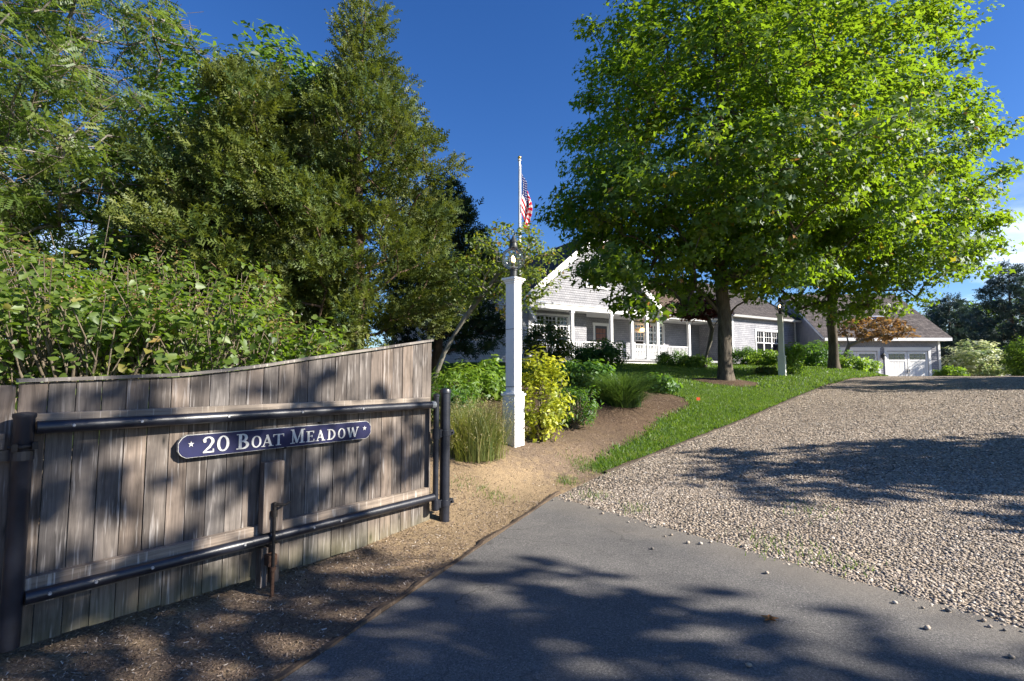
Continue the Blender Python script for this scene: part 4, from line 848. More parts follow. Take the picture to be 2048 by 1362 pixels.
# ------------------------------------------------------------------ flagpole and limp flag
FX, FY = .175, 11.3; fz = Hs(FX, FY); ftop = at(1039.5, 322, FY)[2]
fpole = empty('flagpole', (FX, FY, fz)); tag(fpole, 'silver flagpole with gold ball finial behind the globe lamp', 'flagpole')
m = MB(); m.tube([(0, 0, 0), (0, 0, (ftop - fz) * .5), (0, 0, ftop - fz)], [.040, .034, .026], 14); m.build('pole', 'pole_silver', fpole, True)
m = MB(); m.lathe([(.035, 0), (.046, .014), (.035, .035), (.014, .042)], 14, (0, 0, ftop - fz)); m.build('truck', 'pole_silver', fpole, True)
m = MB(); prof = [(.042 * math.sin(q), .082 - .042 * math.cos(q)) for q in np.linspace(.15, math.pi, 12)]; m.lathe(prof, 16, (0, 0, ftop - fz)); m.build('ball', 'gold', fpole, True)
m = MB(); m.tube([(.05, -.03, .9), (.04, -.035, ftop - fz - .1)], .004, 5); m.build('halyard', 'white_paint', fpole)
fh = 1.35; fl = 2.5; nu, nv = 44, 26; zt = at(1040, 345, FY)[2]
V = []; F = []; UVs = []
for j in range(nv + 1):
    for i in range(nu + 1):
        u = i / nu; v = j / nv            # u along the fly, v down the hoist
        # cloth gathers: the fly falls almost straight down from the hoist in soft vertical folds
        drop = fl * (1 - math.exp(-2.2 * u)) / 2.2 * 1.75 * (.62 + .15 * v)
        w = .30 * (1 - math.exp(-4 * u)) * (1 - .45 * max(0, u - .3))
        x = .05 + 1.25 * w * (.55 + .45 * math.sin(2.2 * v + 1.2 * u)) + .05 * math.sin(9 * u + 5 * v); y = .055 * math.sin(16 * u + 3.5 * v + 1) * (.25 + u) + .07 * math.cos(7 * v) * u
        z = -v * fh * (1 - .25 * u) - drop * .62 - .08 * math.sin(5 * u) * v
        V.append((x, y - .03, z)); UVs.append((u, 1 - v))
for j in range(nv):
    for i in range(nu): a = j * (nu + 1) + i; F.append((a, a + 1, a + nu + 2, a + nu + 1))
me = bpy.data.meshes.new('flag'); me.from_pydata(V, [], F); uvl = me.uv_layers.new(name='uv')
for p in me.polygons:
    for li in p.loop_indices: uvl.data[li].uv = UVs[me.loops[li].vertex_index]
me.polygons.foreach_set('use_smooth', np.ones(len(F), bool)); me.materials.append(MATS['flag_cloth'])
fo = part('flag', me); fo.location = (FX, FY, zt); fo.scale = (.80, .80, .70); fo.rotation_euler = (0, 0, math.radians(38)); fo.modifiers.new('wall', 'SOLIDIFY').thickness = .004; tag(fo, 'limp red, white and blue striped flag hanging on the pole', 'flag')

# ------------------------------------------------------------------ small things by the drive
ed = empty('edging_board', (0, 0, 0)); tag(ed, 'thin brown edging strip between asphalt and sandy soil', 'edging')
P = resample([CORNER + (np.array((-4.2, -2.67)) - CORNER) * s for s in (-.02, .25, .5, .75, 1)], 90)
nrm2 = np.array([-.886, .464]); m = MB()
for i, p in enumerate(P):
    z = Hs(*p) - .010 + .009 * math.sin(i * .9 + math.sin(i * 2.3)); wob = .014 * math.sin(i * .55) + .005 * math.sin(i * 2.1)
    for off, dz in ((.012, -.03), (.052, -.03), (.052, .030), (.012, .034)): q = p + nrm2 * (off + wob); m.v.append((q[0], q[1], z + dz))
for j in range(len(P) - 1):
    for k_ in range(4): m.f.append([j * 4 + k_, j * 4 + (k_ + 1) % 4, (j + 1) * 4 + (k_ + 1) % 4, (j + 1) * 4 + k_])
m.build('strip', 'edging_wood', ed)
ed2 = empty('lawn_edging', (0, 0, 0)); tag(ed2, 'low brown edging board between the lawn and the gravel drive', 'edging'); P = resample(EDGE[3:8], 60); m = MB()
for i, p in enumerate(P):
    d = P[min(i + 1, 59)] - P[max(i - 1, 0)]; d /= np.linalg.norm(d); n_ = np.array([-d[1], d[0]]); z = Hs(*p)
    for off, dz in ((-.02, -.03), (.018, -.03), (.018, .035), (-.02, .035)): q = p + n_ * off; m.v.append((q[0], q[1], z + dz))
for j in range(59):
    for k_ in range(4): m.f.append([j * 4 + k_, j * 4 + (k_ + 1) % 4, (j + 1) * 4 + (k_ + 1) % 4, (j + 1) * 4 + k_])
m.build('strip', 'edging_wood', ed2)
x, y = 4.45, 12.0; mf = empty('marker_flag', (x, y, Hs(x, y))); tag(mf, 'small orange marker flag on a wire at the lawn edge', 'marker flag')
m = MB(); m.tube([(0, 0, -.05), (0, 0, .16)], .003, 5); m.build('wire', 'bolt_steel', mf); m = MB(); m.box((-.045, -.002, .085), (.035, .002, .155)); m.build('flag', 'flag_orange', mf)
# truck beyond the crest
tz = Hs(38.8, 40); tk = empty('pickup_truck', (38.2, 40, tz), 0); tag(tk, 'white pickup truck parked beyond the crest of the drive', 'truck')
m = MB(); body = [(-2.6, .45), (2.6, .45), (2.65, .95), (.75, 1.0), (.70, 1.02), (-.75, 1.02), (-2.4, .98), (-2.65, .8)]; m.prism(body, lambda a, b, d: (a, d, b), -.9, .9); m.build('body', 'car_paint', tk, bevel=.04)
cabo = [(-.85, 1.02), (.72, 1.02), (.66, 1.62), (.60, 1.66), (-.20, 1.66), (-.28, 1.62)]; cabi = [(-.66, 1.07), (.60, 1.07), (.56, 1.57), (-.20, 1.57)]
m = MB(); m.prism(cabo, lambda a, b, d: (a, d, b), -.78, .78); cb = m.build('cab', 'car_paint', tk, bevel=.03)
for a, b in ((-.66, -.02), (.06, .60)):
    q = [(a, 1.08), (b, 1.08), (min(b, .56), 1.56), (max(a, -.24) if a < -.5 else a, 1.56)]; m = MB(); m.prism(q, lambda u, w, d: (u, d, w), -.79, -.782); m.build('window', 'window_glass', cb)
m = MB(); m.quad([(-.80, -.7, 1.06), (-.80, .7, 1.06), (-.30, .62, 1.58), (-.30, -.62, 1.58)]); m.build('windscreen', 'window_glass', cb)
for wx in (-1.75, 1.7):
    for wy in (-.85, .85): m = MB(); m.tube([(wx, wy - .1, .37), (wx, wy + .1, .37)], .37, 20); w_ = m.build('wheel', 'tyre', tk, True); m = MB(); m.tube([(wx, wy - .11, .37), (wx, wy + .11, .37)], .2, 14); m.build('rim', 'bolt_steel', w_, True)

# ------------------------------------------------------------------ trees
def ground_at(x, y): return (x, y, Hs(x, y))
b1 = at(1450, 765, 16.5); b2 = at(1668, 738, 22.0)
broadleaf('maple_tree', 'big maple nearer the gate, trunk in a mulch ring on the lawn', ground_at(b1[0], b1[1]), (6.9, 16.0, 8.0), 5.35, 5.2, 9.0, 3.9, 1250, 138, .104, MAPLE_S, 'leaf_maple', 'bark_maple', .215, 11, group='maples beside the drive', clr=.74, dmin=.60, flat=.5, taper=.30, extra=((at(1205, 545, 13.5), 1.0, .5, 22), (at(1265, 610, 13.8), .8, .35, 12)))
broadleaf('maple_tree', 'maple farther up the drive, beside the cream lamp post and hostas', ground_at(b2[0], b2[1]), (12.8, 18.9, 8.8), 4.9, 4.3, 9.2, 5.0, 1050, 118, .108, MAPLE_S, 'leaf_maple', 'bark_maple', .185, 12, group='maples beside the drive', clr=.74, dmin=.60, flat=.5, taper=.15)
# mulch ring under the nearer maple
m = MB(); q = np.linspace(0, 2 * math.pi, 40, endpoint=False); rr = np.random.default_rng(2); bx_, by_ = b1[0], b1[1]; ring = []
for a in q: r_ = .95 * (1 + .08 * math.sin(3 * a) + .05 * math.sin(7 * a)); ring.append((bx_ + r_ * math.cos(a) * 1.15, by_ + r_ * math.sin(a)))
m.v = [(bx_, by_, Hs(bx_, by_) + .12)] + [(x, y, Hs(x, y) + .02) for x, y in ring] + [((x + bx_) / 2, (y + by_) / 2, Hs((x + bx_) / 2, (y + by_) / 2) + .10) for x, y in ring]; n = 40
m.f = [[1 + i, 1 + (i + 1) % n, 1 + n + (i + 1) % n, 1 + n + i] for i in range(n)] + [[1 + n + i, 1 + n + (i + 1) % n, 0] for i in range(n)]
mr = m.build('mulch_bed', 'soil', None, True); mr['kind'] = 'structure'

# broad dark leafy tree and locust on the left
broadleaf('oak_tree', 'dense dark-leaved broad tree behind the tall cedar', ground_at(-7.0, 13.4), (-7.0, 13.4, 6.3), 2.9, 2.6, 4.3, 4.3, 560, 120, .17, DIAMOND, 'leaf_oak', 'bark_grey', .2, 21, clr=.8, dmin=.6)
broadleaf('oak_tree', 'dark leafy tree filling the gap behind the locust', ground_at(-12.5, 19.0), (-12.3, 19.0, 5.6), 4.2, 3.0, 3.6, 4.2, 300, 95, .19, DIAMOND, 'leaf_oak', 'bark_grey', .2, 22, clr=.9, dmin=.7)
def locust_tree():
    rng = np.random.default_rng(31); base = np.array(ground_at(-12.0, 10.6)); root = empty('locust_tree', base); tag(root, 'airy locust tree with bare grey limbs showing against the sky', 'tree')
    C = thin(egg_clumps(800, (-10.9, 10.8, 6.4), 3.7, 3.2, 5.4, 3.9, rng, .3, gap=-.9), .62)
    tr = np.array([base + np.array([.9 * f, .1 * f, 7.0 * f]) + np.array([.12 * math.sin(5 * f), 0, 0]) for f in np.linspace(0, 1, 11)])
    nodes, par = skeleton(tr, C, rng, rise=.1, jit=.35, climb=.15); rad = pipe_radii(par, len(nodes), .012, .2)
    # bare twigs
    trunk_mesh(root, tr[:5] - base, rad[:5], 'bark_grey', rng); limb_mesh('branches', nodes - base, par, np.where(np.arange(len(rad)) <= 4, rad * .6, rad * 1.1), 'bark_grey', root)
    n = len(C); idx = np.repeat(np.arange(n), 10); A = C[idx]; d = rng.normal(0, 1, (len(idx), 3)); d /= np.linalg.norm(d, axis=1, keepdims=True); B = A + d * rng.uniform(.35, .9, (len(idx), 1))
    nn_ = np.concatenate([A, B]); pp = np.concatenate([np.full(len(A), -1), np.arange(len(A))]); limb_mesh('twigs', nn_ - base, pp, np.full(len(nn_), .006), 'twig', root, 3)['kind'] = 'stuff'
    clump_leaves('crown', PINNATE, C - base, np.full(n, .66) * rng.uniform(.6, 1.2, n), 48, .185, 'leaf_locust', root, rng, up=.7, flat=.75)
locust_tree()
def cedar(name, label, base, top, rad_fn, n_cl, per, size, mat, seed, r0=.16, cat='tree', lean=(0, 0), dmin=.38, clr=.42, low=.9, drop=0.0, upb=.55):
    """conifer: sprays pointing out and up along irregular boughs"""
    rng = np.random.default_rng(seed); base = np.array(base, float); root = empty(name, base); tag(root, label, cat); Ht = top - base[2]
    P = []
    lobes = rng.random((14, 3))
    while len(P) < n_cl:
        f = rng.random() ** .85; a = rng.random() * 2 * math.pi; z = low + f * (Ht - low)
        wob = 1 + .22 * math.sin(3 * a + 9 * f + lobes[0, 0] * 6) + .16 * math.sin(23 * f + 2 * a + lobes[1, 0] * 6)
        R = rad_fn(z / Ht, a) * wob; r = R * (.30 + .70 * rng.random() ** .55); P.append((lean[0] * f + r * math.cos(a), lean[1] * f + r * math.sin(a), z + r * .10 - drop * r))
    P = thin(np.array(P), dmin); tr = np.array([(lean[0] * f + .05 * math.sin(7 * f), lean[1] * f, Ht * .97 * f) for f in np.linspace(0, 1, 22)])
    nodes, par = skeleton(tr, P, rng, rise=-.10, jit=.15, climb=.28); rad = pipe_radii(par, len(nodes), .008, r0)
    trunk_mesh(root, tr[:13], rad[:13], 'bark_cedar', rng, 12, 1.25); limb_mesh('branches', nodes, par, np.where(np.arange(len(rad)) <= 12, rad * .6, rad), 'bark_cedar', root, 5)
    n = len(P); idx = np.repeat(np.arange(n), per); m_ = len(idx); d = rng.normal(0, 1, (m_, 3)); d /= np.linalg.norm(d, axis=1, keepdims=True); d *= (rng.random(m_) ** .5)[:, None]
    C = P[idx] + d * clr * rng.uniform(.7, 1.25, n)[idx][:, None] * np.array([1, 1, .62])
    ax = P[idx].copy(); ax[:, 0] -= lean[0] * ax[:, 2] / Ht; ax[:, 1] -= lean[1] * ax[:, 2] / Ht; ax[:, 2] = 0; ax /= np.linalg.norm(ax, axis=1, keepdims=True) + 1e-6
    Y = ax * .8 + np.array([0, 0, upb]) + d * .5 + rng.normal(0, .45, (m_, 3)); Y /= np.linalg.norm(Y, axis=1, keepdims=True)
    N = rng.normal(0, .6, (m_, 3)) + np.array([0, 0, .6]) + ax * .3; N -= Y * (N * Y).sum(1, keepdims=True); N /= np.linalg.norm(N, axis=1, keepdims=True); X = np.cross(Y, N)
    ct = rng.normal(.48, .17, n); tint = np.clip(ct[idx] + rng.normal(0, .17, m_), 0, 1); S = size * rng.uniform(.65, 1.3, m_)
    part('crown', scatter_mesh('crown', *SPRAY, C, X, Y, N, S, tint, mat), root); return root
cedar('cedar_tree', 'tallest cedar, pointed top rising above the other trees left of the flag', ground_at(-3.6, 11.3), 10.9, lambda f, a: np.interp(f, [0, .12, .3, .45, .57, .69, .8, .92, 1], [1.6, 1.9, 2.0, 1.9, 1.6, 1.0, .58, .34, .12]), 1050, 60, .20, 'cedar_green', 41, .19, low=1.35, lean=(.1, 0))
cedar('cedar_tree', 'broad olive cedar in front of the dense leafy tree', ground_at(-5.75, 11.0), 8.35, lambda f, a: np.interp(f, [0, .3, .6, .85, 1], [1.5, 1.95, 1.85, 1.25, .35]), 560, 56, .23, 'cedar_green', 42, .15, low=1.2)
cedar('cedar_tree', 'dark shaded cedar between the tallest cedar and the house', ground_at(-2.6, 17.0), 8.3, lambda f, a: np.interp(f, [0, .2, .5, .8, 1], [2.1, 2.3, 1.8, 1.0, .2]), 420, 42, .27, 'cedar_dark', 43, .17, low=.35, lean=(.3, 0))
# one dark bough of that cedar reaches out towards the flag
def bough(parent_name, A, B, seed):
    pass
cr_base = np.array(ground_at(-1.75, 10.6))
def crab_tree():
    rng = np.random.default_rng(51); base = cr_base; root = empty('crabapple_tree', base); tag(root, 'leaning light green small tree with orange tinged leaves beside the globe lamp', 'tree')
    ctr = at(1012, 530, 10.0); C = thin(egg_clumps(230, ctr, 1.05, .9, .88, .95, rng, .3), .28)
    C = np.concatenate([C, thin(egg_clumps(40, at(925, 590, 10.4), .55, .5, .35, .35, rng, .3), .28)])
    end = ctr + np.array([.1, 0, .1]); tr = np.array([base + (end - base) * f + np.array([-.35 * math.sin(math.pi * f), 0, -.1 * math.sin(math.pi * f)]) for f in np.linspace(0, 1, 9)])
    nodes, par = skeleton(tr, C, rng, rise=.15, jit=.3, climb=.2); rad = pipe_radii(par, len(nodes), .007, .055)
    trunk_mesh(root, tr[:5] - base, rad[:5], 'bark_grey', rng, 10, 1.2); limb_mesh('branches', nodes - base, par, np.where(np.arange(len(rad)) <= 4, rad * .6, rad), 'bark_grey', root, 5)
    clump_leaves('crown', OVAL, C - base, np.full(len(C), .24), 50, .078, 'leaf_crab', root, rng, up=.6, flat=.8)
crab_tree()
# small ornamental maples
def small_maple(name, label, base, ctr, rx, rz_, n, per, leaf, mat, seed, stems=4):
    rng = np.random.default_rng(seed); base = np.array(base); root = empty(name, base); tag(root, label, 'tree'); ctr = np.array(ctr); C = thin(egg_clumps(n, ctr, rx, rx * .8, rz_, rz_ * .8, rng, .35), .3)
    tr = np.array([base + np.array([0, 0, .12 * i]) for i in range(4)]); nodes, par = skeleton(tr, C, rng, rise=.12, jit=.2, climb=.7); rad = pipe_radii(par, len(nodes), .010, .11)
    limb_mesh('trunk', nodes[:4] - base, [-1, 0, 1, 2], rad[:4], 'bark_grey', root, 8); limb_mesh('branches', nodes - base, par, np.where(np.arange(len(rad)) <= 3, rad * .6, rad), 'bark_grey', root, 5)
    clump_leaves('crown', MAPLE_LO, C - base, np.full(len(C), .36), per, leaf, mat, root, rng, up=.9, flat=.45)
x, y, _ = at(1410, 725, 24.0); c_ = at(1400, 618, 24.0); small_maple('japanese_maple', 'dark purple leaved japanese maple with bare forked stems by the porch', ground_at(x, y), (c_[0], c_[1], c_[2]), 1.5, .65, 110, 40, .10, 'leaf_purple', 61)
x, y, _ = at(1688, 725, 29.0); c_ = at(1742, 660, 28.6); small_maple('japanese_maple', 'orange tinged japanese maple spreading before the garage doors', ground_at(x, y), (c_[0], c_[1], c_[2]), 2.1, .75, 110, 24, .11, 'leaf_orange', 62)
# trees beyond the drive on the right
cedar('spruce_tree', 'tall blue spruce at the right-hand edge beyond the drive', ground_at(37.4, 37.2), 10.2, lambda f, a: np.interp(f, [0, .15, .5, .8, 1], [2.3, 2.6, 1.9, 1.0, .15]), 420, 34, .42, 'spruce_blue', 71, .2, low=.6, dmin=.5, clr=.55, upb=.1)
cedar('spruce_tree', 'rounded dark evergreen between the white dogwood and the blue spruce', ground_at(40.5, 46.0), 8.6, lambda f, a: np.interp(f, [0, .3, .7, 1], [2.6, 2.9, 2.2, .6]), 330, 34, .5, 'spruce_blue', 72, .2, low=.6, dmin=.6, clr=.65, upb=.2)
for i, (x, y, h, r, lab) in enumerate([(44, 50, 8.0, 4.0, 'dark broadleaf tree behind the white dogwood'), (52, 52, 9.5, 4.5, 'dark broadleaf tree behind the parked truck'), (41, 58, 10.5, 4.2, 'tallest thin-topped tree far behind the dogwood'), (55, 47, 8.5, 4.2, 'dark broadleaf tree over the truck by the spruce')]):
    g0 = ground_at(x, y); broadleaf('background_tree', lab, g0, (x, y, g0[2] + h * .55), r, r * .8, h * .45, h * .5, 170, 60, .40, DIAMOND, 'leaf_oak', 'bark_grey', .2, 80 + i, group='trees beyond the drive', clr=1.15, dmin=.9)
for i, (x, y, h, r, lab) in enumerate([(-22, 30, 11, 5.0, 'far tree seen low through the locust limbs'), (-15, 25, 8, 3.6, 'far tree seen under the boughs behind the lilacs'), (-30, 26, 13, 5.5, 'large far tree behind the locust')]):
    g0 = ground_at(x, y); broadleaf('background_tree', lab, g0, (x, y, g0[2] + h * .55), r, r * .8, h * .45, h * .5, 170, 60, .36, DIAMOND, 'leaf_oak', 'bark_grey', .2, 90 + i, group='trees behind the gate', clr=1.1, dmin=.9)
# trees standing just outside the picture on the right: their shade crosses the drive, the apron and the gate
for i, (c, r, u, base, n, per, lab) in enumerate([((8.6, -.7, 6.2), 2.7, 2.2, (8.9, -.7), 100, 21, 'roadside tree whose dappled shade falls on the gate and asphalt'), ((13.6, 4.2, 4.3), 2.3, 1.9, (13.8, 4.2), 150, 55, 'roadside tree whose shade lies across the pebble gravel'), ((22.2, 13.4, 5.2), 3.0, 2.4, (22.4, 13.4), 150, 60, 'roadside tree whose shade crosses the crest of the drive'), ((13.3, -1.6, 6.9), 1.9, 1.6, (13.5, -1.6), 60, 17, 'roadside tree whose shade falls on the near asphalt')]):
    broadleaf('roadside_tree', lab, ground_at(*base), c, r, r, u, u, n, per, .17, MAPLE_LO, 'leaf_maple', 'bark_grey', .16, 100 + i, group='roadside trees shading the drive', clr=.62, dmin=.6, shell=.2)

# ------------------------------------------------------------------ shrubs
def shrub(name, label, base, rx, ry, h, n, per, leaf, tmpl, mat, seed, cat='shrub', stems=6, up=.6, clr=.22, flat=.8, dome=True, group=None):
    rng = np.random.default_rng(seed); base = np.array(base, float); root = empty(name, base); tag(root, label, cat, group); C = []
    while len(C) < n:
        d = rng.normal(0, 1, 3); d /= np.linalg.norm(d); r = .45 + .55 * rng.random() ** .6; p = np.array([d[0] * rx * r, d[1] * ry * r, h * .5 + d[2] * h * .5 * r])
        p *= 1 + .10 * math.sin(4 * math.atan2(p[1], p[0]) + p[2] * 3); C.append(p)
    C = np.array(C); C[:, 2] = np.maximum(C[:, 2], .06)
    st = []; nn = [(0, 0, -.05)]; pp = [-1]
    for i in rng.choice(n, min(n, stems * 4), False):
        c = C[i]; a = len(nn); nn += [tuple(c * np.array([.25, .25, .35]) + rng.normal(0, .02, 3)), tuple(c * np.array([.65, .65, .75]) + rng.normal(0, .03, 3)), tuple(c)]; pp += [0, a, a + 1]
    limb_mesh('stems', np.array(nn), pp, np.array([.014] + [.011, .008, .005] * ((len(nn) - 1) // 3)), 'twig', root, 4)
    clump_leaves('foliage', tmpl, C, np.full(n, clr) * rng.uniform(.7, 1.3, n), per, leaf, mat, root, rng, up=up, out=np.array([0, 0, h * .3]), flat=flat); return root
def gpx(px, py, Y): p = at(px, py, Y); return ground_at(p[0], p[1])
shrub('yellow_shrub', 'bright yellow green leafy shrub against the tall lamp post', gpx(1088, 860, 8.15), .43, .36, 1.42, 64, 36, .072, OVAL, 'leaf_yellow', 201, clr=.16)
shrub('green_shrub', 'low glossy green shrub just behind the yellow one', gpx(1150, 830, 9.0), .42, .35, .78, 46, 44, .075, NARROW, 'leaf_shrub', 202, clr=.15)
shrub('round_shrub', 'rounded shrub with rosy tips in front of the porch steps', gpx(1092, 720, 20.0), 1.0, .9, 1.75, 110, 44, .11, DIAMOND, 'leaf_rosy', 203, clr=.28)
for i, (px, py, Y, rx, h, mat, lab) in enumerate([
    (925, 738, 10.2, .62, .78, 'leaf_lime', 'lime green shrub beside the upper corner of the gate'), (985, 738, 10.9, .55, .78, 'leaf_lime', 'lime green shrub tucked left of the tall lamp post'), (898, 770, 9.0, .4, .5, 'leaf_shrub', 'dark low shrub in shade past the gate corner'),
    (1185, 775, 11.6, .55, .62, 'leaf_shrub', 'dark mounded shrub between the yellow shrub and the fountain grass'), (1120, 752, 12.8, .55, .6, 'leaf_shrub', 'dark mounded shrub at the lawn edge behind the yellow shrub'), (1320, 772, 13.0, .4, .35, 'leaf_shrub', 'low dark shrub at the lawn edge beyond the fountain grass'),
    (1165, 728, 21.5, .9, .9, 'leaf_shrub', 'green shrub by the porch rail next to the round one'), (1212, 728, 22.0, 1.0, 1.05, 'leaf_shrub', 'tall green shrub in front of the porch column'), (1345, 725, 25.0, .8, .75, 'leaf_shrub', 'green bush at the foot of the right porch rail'), (1388, 728, 24.2, .7, .5, 'leaf_lime', 'low bush beneath the purple japanese maple'),
    (1490, 730, 27.0, 1.0, .9, 'leaf_shrub', 'bush just beyond the nearer maple trunk'), (1530, 732, 26.0, .9, .75, 'leaf_lime', 'light green bush under the wing window'), (1583, 745, 19.4, .42, 1.25, 'leaf_lime', 'climbing shrub wrapped round the cream lamp post'), (1625, 735, 24.5, 1.0, 1.2, 'leaf_shrub', 'shrub between the cream lamp post and the farther maple'),
    (1650, 738, 27.5, 1.1, 1.5, 'leaf_shrub', 'tall shrub behind the farther maple trunk'), (1700, 740, 22.6, .75, .45, 'leaf_lime', 'hosta clump beside the farther maple trunk'), (1728, 742, 23.2, .7, .42, 'leaf_lime', 'hosta clump nearest the garage doors'), (1903, 754, 31.0, .8, 1.0, 'leaf_lime', 'soft green bush at the garage corner'),
    (1530, 742, 19.6, .35, .25, 'leaf_rosy', 'low mauve flowering plant left of the cream lamp post')]):
    shrub('green_shrub', lab, gpx(px, py, Y), rx, rx * .85, h, int(40 + 30 * rx), 40, .085 + .002 * Y, (OVAL if Y < 14 else DIAMOND) if i % 2 else NARROW, mat, 210 + i, clr=.2 + .06 * rx)
shrub('dogwood_tree', 'white flowering dogwood right of the garage', gpx(1958, 755, 33.6), 1.75, 1.4, 2.9, 110, 44, .19, OVAL, 'leaf_dogwood', 240, cat='tree', clr=.5, flat=.35, up=1.6)
shrub('boxwood_hedge', 'dark rounded hedge at the right-hand edge of the drive', gpx(2062, 760, 19.5), .75, .8, 1.5, 90, 60, .08, DIAMOND, 'leaf_oak', 241, cat='hedge', clr=.25)
shrub('boxwood_hedge', 'dark rounded hedge behind the one at the frame edge', gpx(2062, 752, 24), 1.0, .9, 1.6, 90, 60, .09, DIAMOND, 'leaf_oak', 242, cat='hedge', clr=.28)
# lilac hedge behind the gate
def lilac(label, x, y, r, h, seed, n=130, per=24):
    rng = np.random.default_rng(seed); base = np.array(ground_at(x, y)); root = empty('lilac_bush', base); tag(root, label, 'bush', 'lilacs behind the gate'); C = []
    while len(C) < n:
        a = rng.random() * 2 * math.pi; f = .25 + .75 * rng.random() ** .6; z = h * (.25 + .75 * rng.random() ** .7) * (1 - .12 * rng.random()); rr_ = r * math.sqrt(max(0.05, 1 - (z / h - .5) ** 2 * 1.3)); C.append((rr_ * f * math.cos(a), rr_ * f * math.sin(a), z))
    C = np.array(C); nn = [(0, 0, 0)]; pp = [-1]; rd = [.03]
    for c in C:
        a = len(nn); q = c * np.array([.3, .3, .4]) + rng.normal(0, .06, 3); w = c * np.array([.75, .75, .78]) + rng.normal(0, .08, 3); nn += [tuple(q), tuple(w), tuple(c)]; pp += [0, a, a + 1]; rd += [.018, .012, .006]
        for k_ in range(1): nn.append(tuple(c + rng.normal(0, .14, 3) + np.array([0, 0, .06]))); pp.append(a + 1); rd.append(.004)
    limb_mesh('stems', np.array(nn), pp, np.array(rd), 'twig', root, 5)
    clump_leaves('foliage', HEART, C, np.full(n, .25), per, .070, 'leaf_lilac', root, rng, up=.5, out=np.array([0, 0, h * .4]), flat=.9)
    tips = C[C[:, 2] > h * .72]; tips = tips[rng.random(len(tips)) < .45]
    if len(tips): idx = np.repeat(np.arange(len(tips)), 26); Pn = tips[idx] + np.array([0, 0, .14]) + rng.normal(0, 1, (len(idx), 3)) * np.array([.035, .035, .06]); X, Y, N = frames(rng.normal(0, 1, (len(idx), 3)), rng.random(len(idx)) * 6); part('seed_heads', scatter_mesh('seed_heads', *DIAMOND, Pn, X, Y, N, np.full(len(idx), .028), rng.random(len(idx)), 'seed_head'), root)['kind'] = 'stuff'
lilac('lilac bush at the left frame edge, above the fence panel', -5.6, 5.3, 1.25, 2.75, 301, 150)
lilac('tall lilac bush above the latch end of the gate', -4.4, 5.2, 1.1, 2.6, 302, 150)
lilac('lilac bush with bare twigs above the name sign', -3.5, 5.7, 1.0, 2.35, 303, 130)
lilac('lowest lilac bush, by the gap above the gate middle', -2.75, 6.0, .75, 1.95, 304, 90)
lilac('lilac bush half hidden behind the tall one', -6.2, 6.8, 1.4, 3.1, 305, 150)
lilac('lilac bush behind the one with bare twigs', -4.6, 7.2, 1.2, 2.8, 306, 130)
shrub('cedar_seedling', 'feathery young cedar low beneath the tallest cedar', ground_at(-3.2, 9.2), 1.0, .8, 1.75, 70, 34, .2, SPRAY, 'cedar_green', 310, clr=.3)

# ------------------------------------------------------------------ ornamental grasses
def grass_clump(label, base, n, h, spread, arch, w, mat, seed, heads=False, root_r=.12):
    rng = np.random.default_rng(seed); base = np.array(base); K = 6; a = rng.random(n) * 2 * math.pi; rr_ = root_r * np.sqrt(rng.random(n)); d = np.stack([np.cos(a), np.sin(a)], 1); tw = rng.normal(0, .2, (n, 2)); off = rng.normal(0, root_r * .35, (n, 2)); hh = h * (.25 + .85 * rng.random(n) ** .9); sp = spread * rng.random(n) ** .7; V = np.zeros((n, K, 2, 3)); side = np.stack([-d[:, 1], d[:, 0]], 1)
    for k_ in range(K):
        f = k_ / (K - 1); out = rr_ + sp * f ** 1.7; z = hh * (f - arch * f ** 3) - .06 * (1 - f); wk = w * (1 - f ** 2) + .0004
        for s, sg in enumerate((-1, 1)): V[:, k_, s, 0] = off[:, 0] + d[:, 0] * out + tw[:, 0] * f * f * h + side[:, 0] * sg * wk; V[:, k_, s, 1] = off[:, 1] + d[:, 1] * out + tw[:, 1] * f * f * h + side[:, 1] * sg * wk; V[:, k_, s, 2] = z
    q = np.array([[2 * k_, 2 * k_ + 1, 2 * k_ + 3, 2 * k_ + 2] for k_ in range(K - 1)]); Q = (q[None] + (np.arange(n) * 2 * K)[:, None, None]).reshape(-1, 4); tint = np.repeat(np.clip(rng.normal(.45, .25, n), 0, 1), K - 1)
    root = empty('ornamental_grass', base); tag(root, label, 'grass clump'); part('blades', np_mesh('blades', V.reshape(-1, 3), Q.ravel(), np.arange(len(Q)) * 4, mat, True, tint), root)
    if heads:
        t_ = V[:, -1].mean(1); pick = rng.random(n) < .22; T = t_[pick]; idx = np.repeat(np.arange(len(T)), 7); P = T[idx] + rng.normal(0, 1, (len(idx), 3)) * np.array([.012, .012, .035]); X, Y, N = frames(rng.normal(0, 1, (len(idx), 3)), rng.random(len(idx)) * 6); part('seed_heads', scatter_mesh('seed_heads', *NARROW, P, X, Y, N, np.full(len(idx), .03), .7 + .3 * rng.random(len(idx)), 'blade_tall'), root)['kind'] = 'stuff'
grass_clump('tawny upright ornamental grass between the gate post and the lamp post', gpx(950, 893, 7.2), 1700, .90, .36, .22, .0034, 'blade_tall', 401, True, .27)
grass_clump('dark arching fountain grass on the mulch bed before the maple', gpx(1245, 795, 10.5), 1700, 1.15, 1.25, .5, .0055, 'blade_fountain', 402, False, .25)
grass_clump('small arching grass in shade behind the tawny clump', gpx(925, 790, 9.5), 300, .7, .5, .3, .006, 'blade_fountain', 403, False, .12)

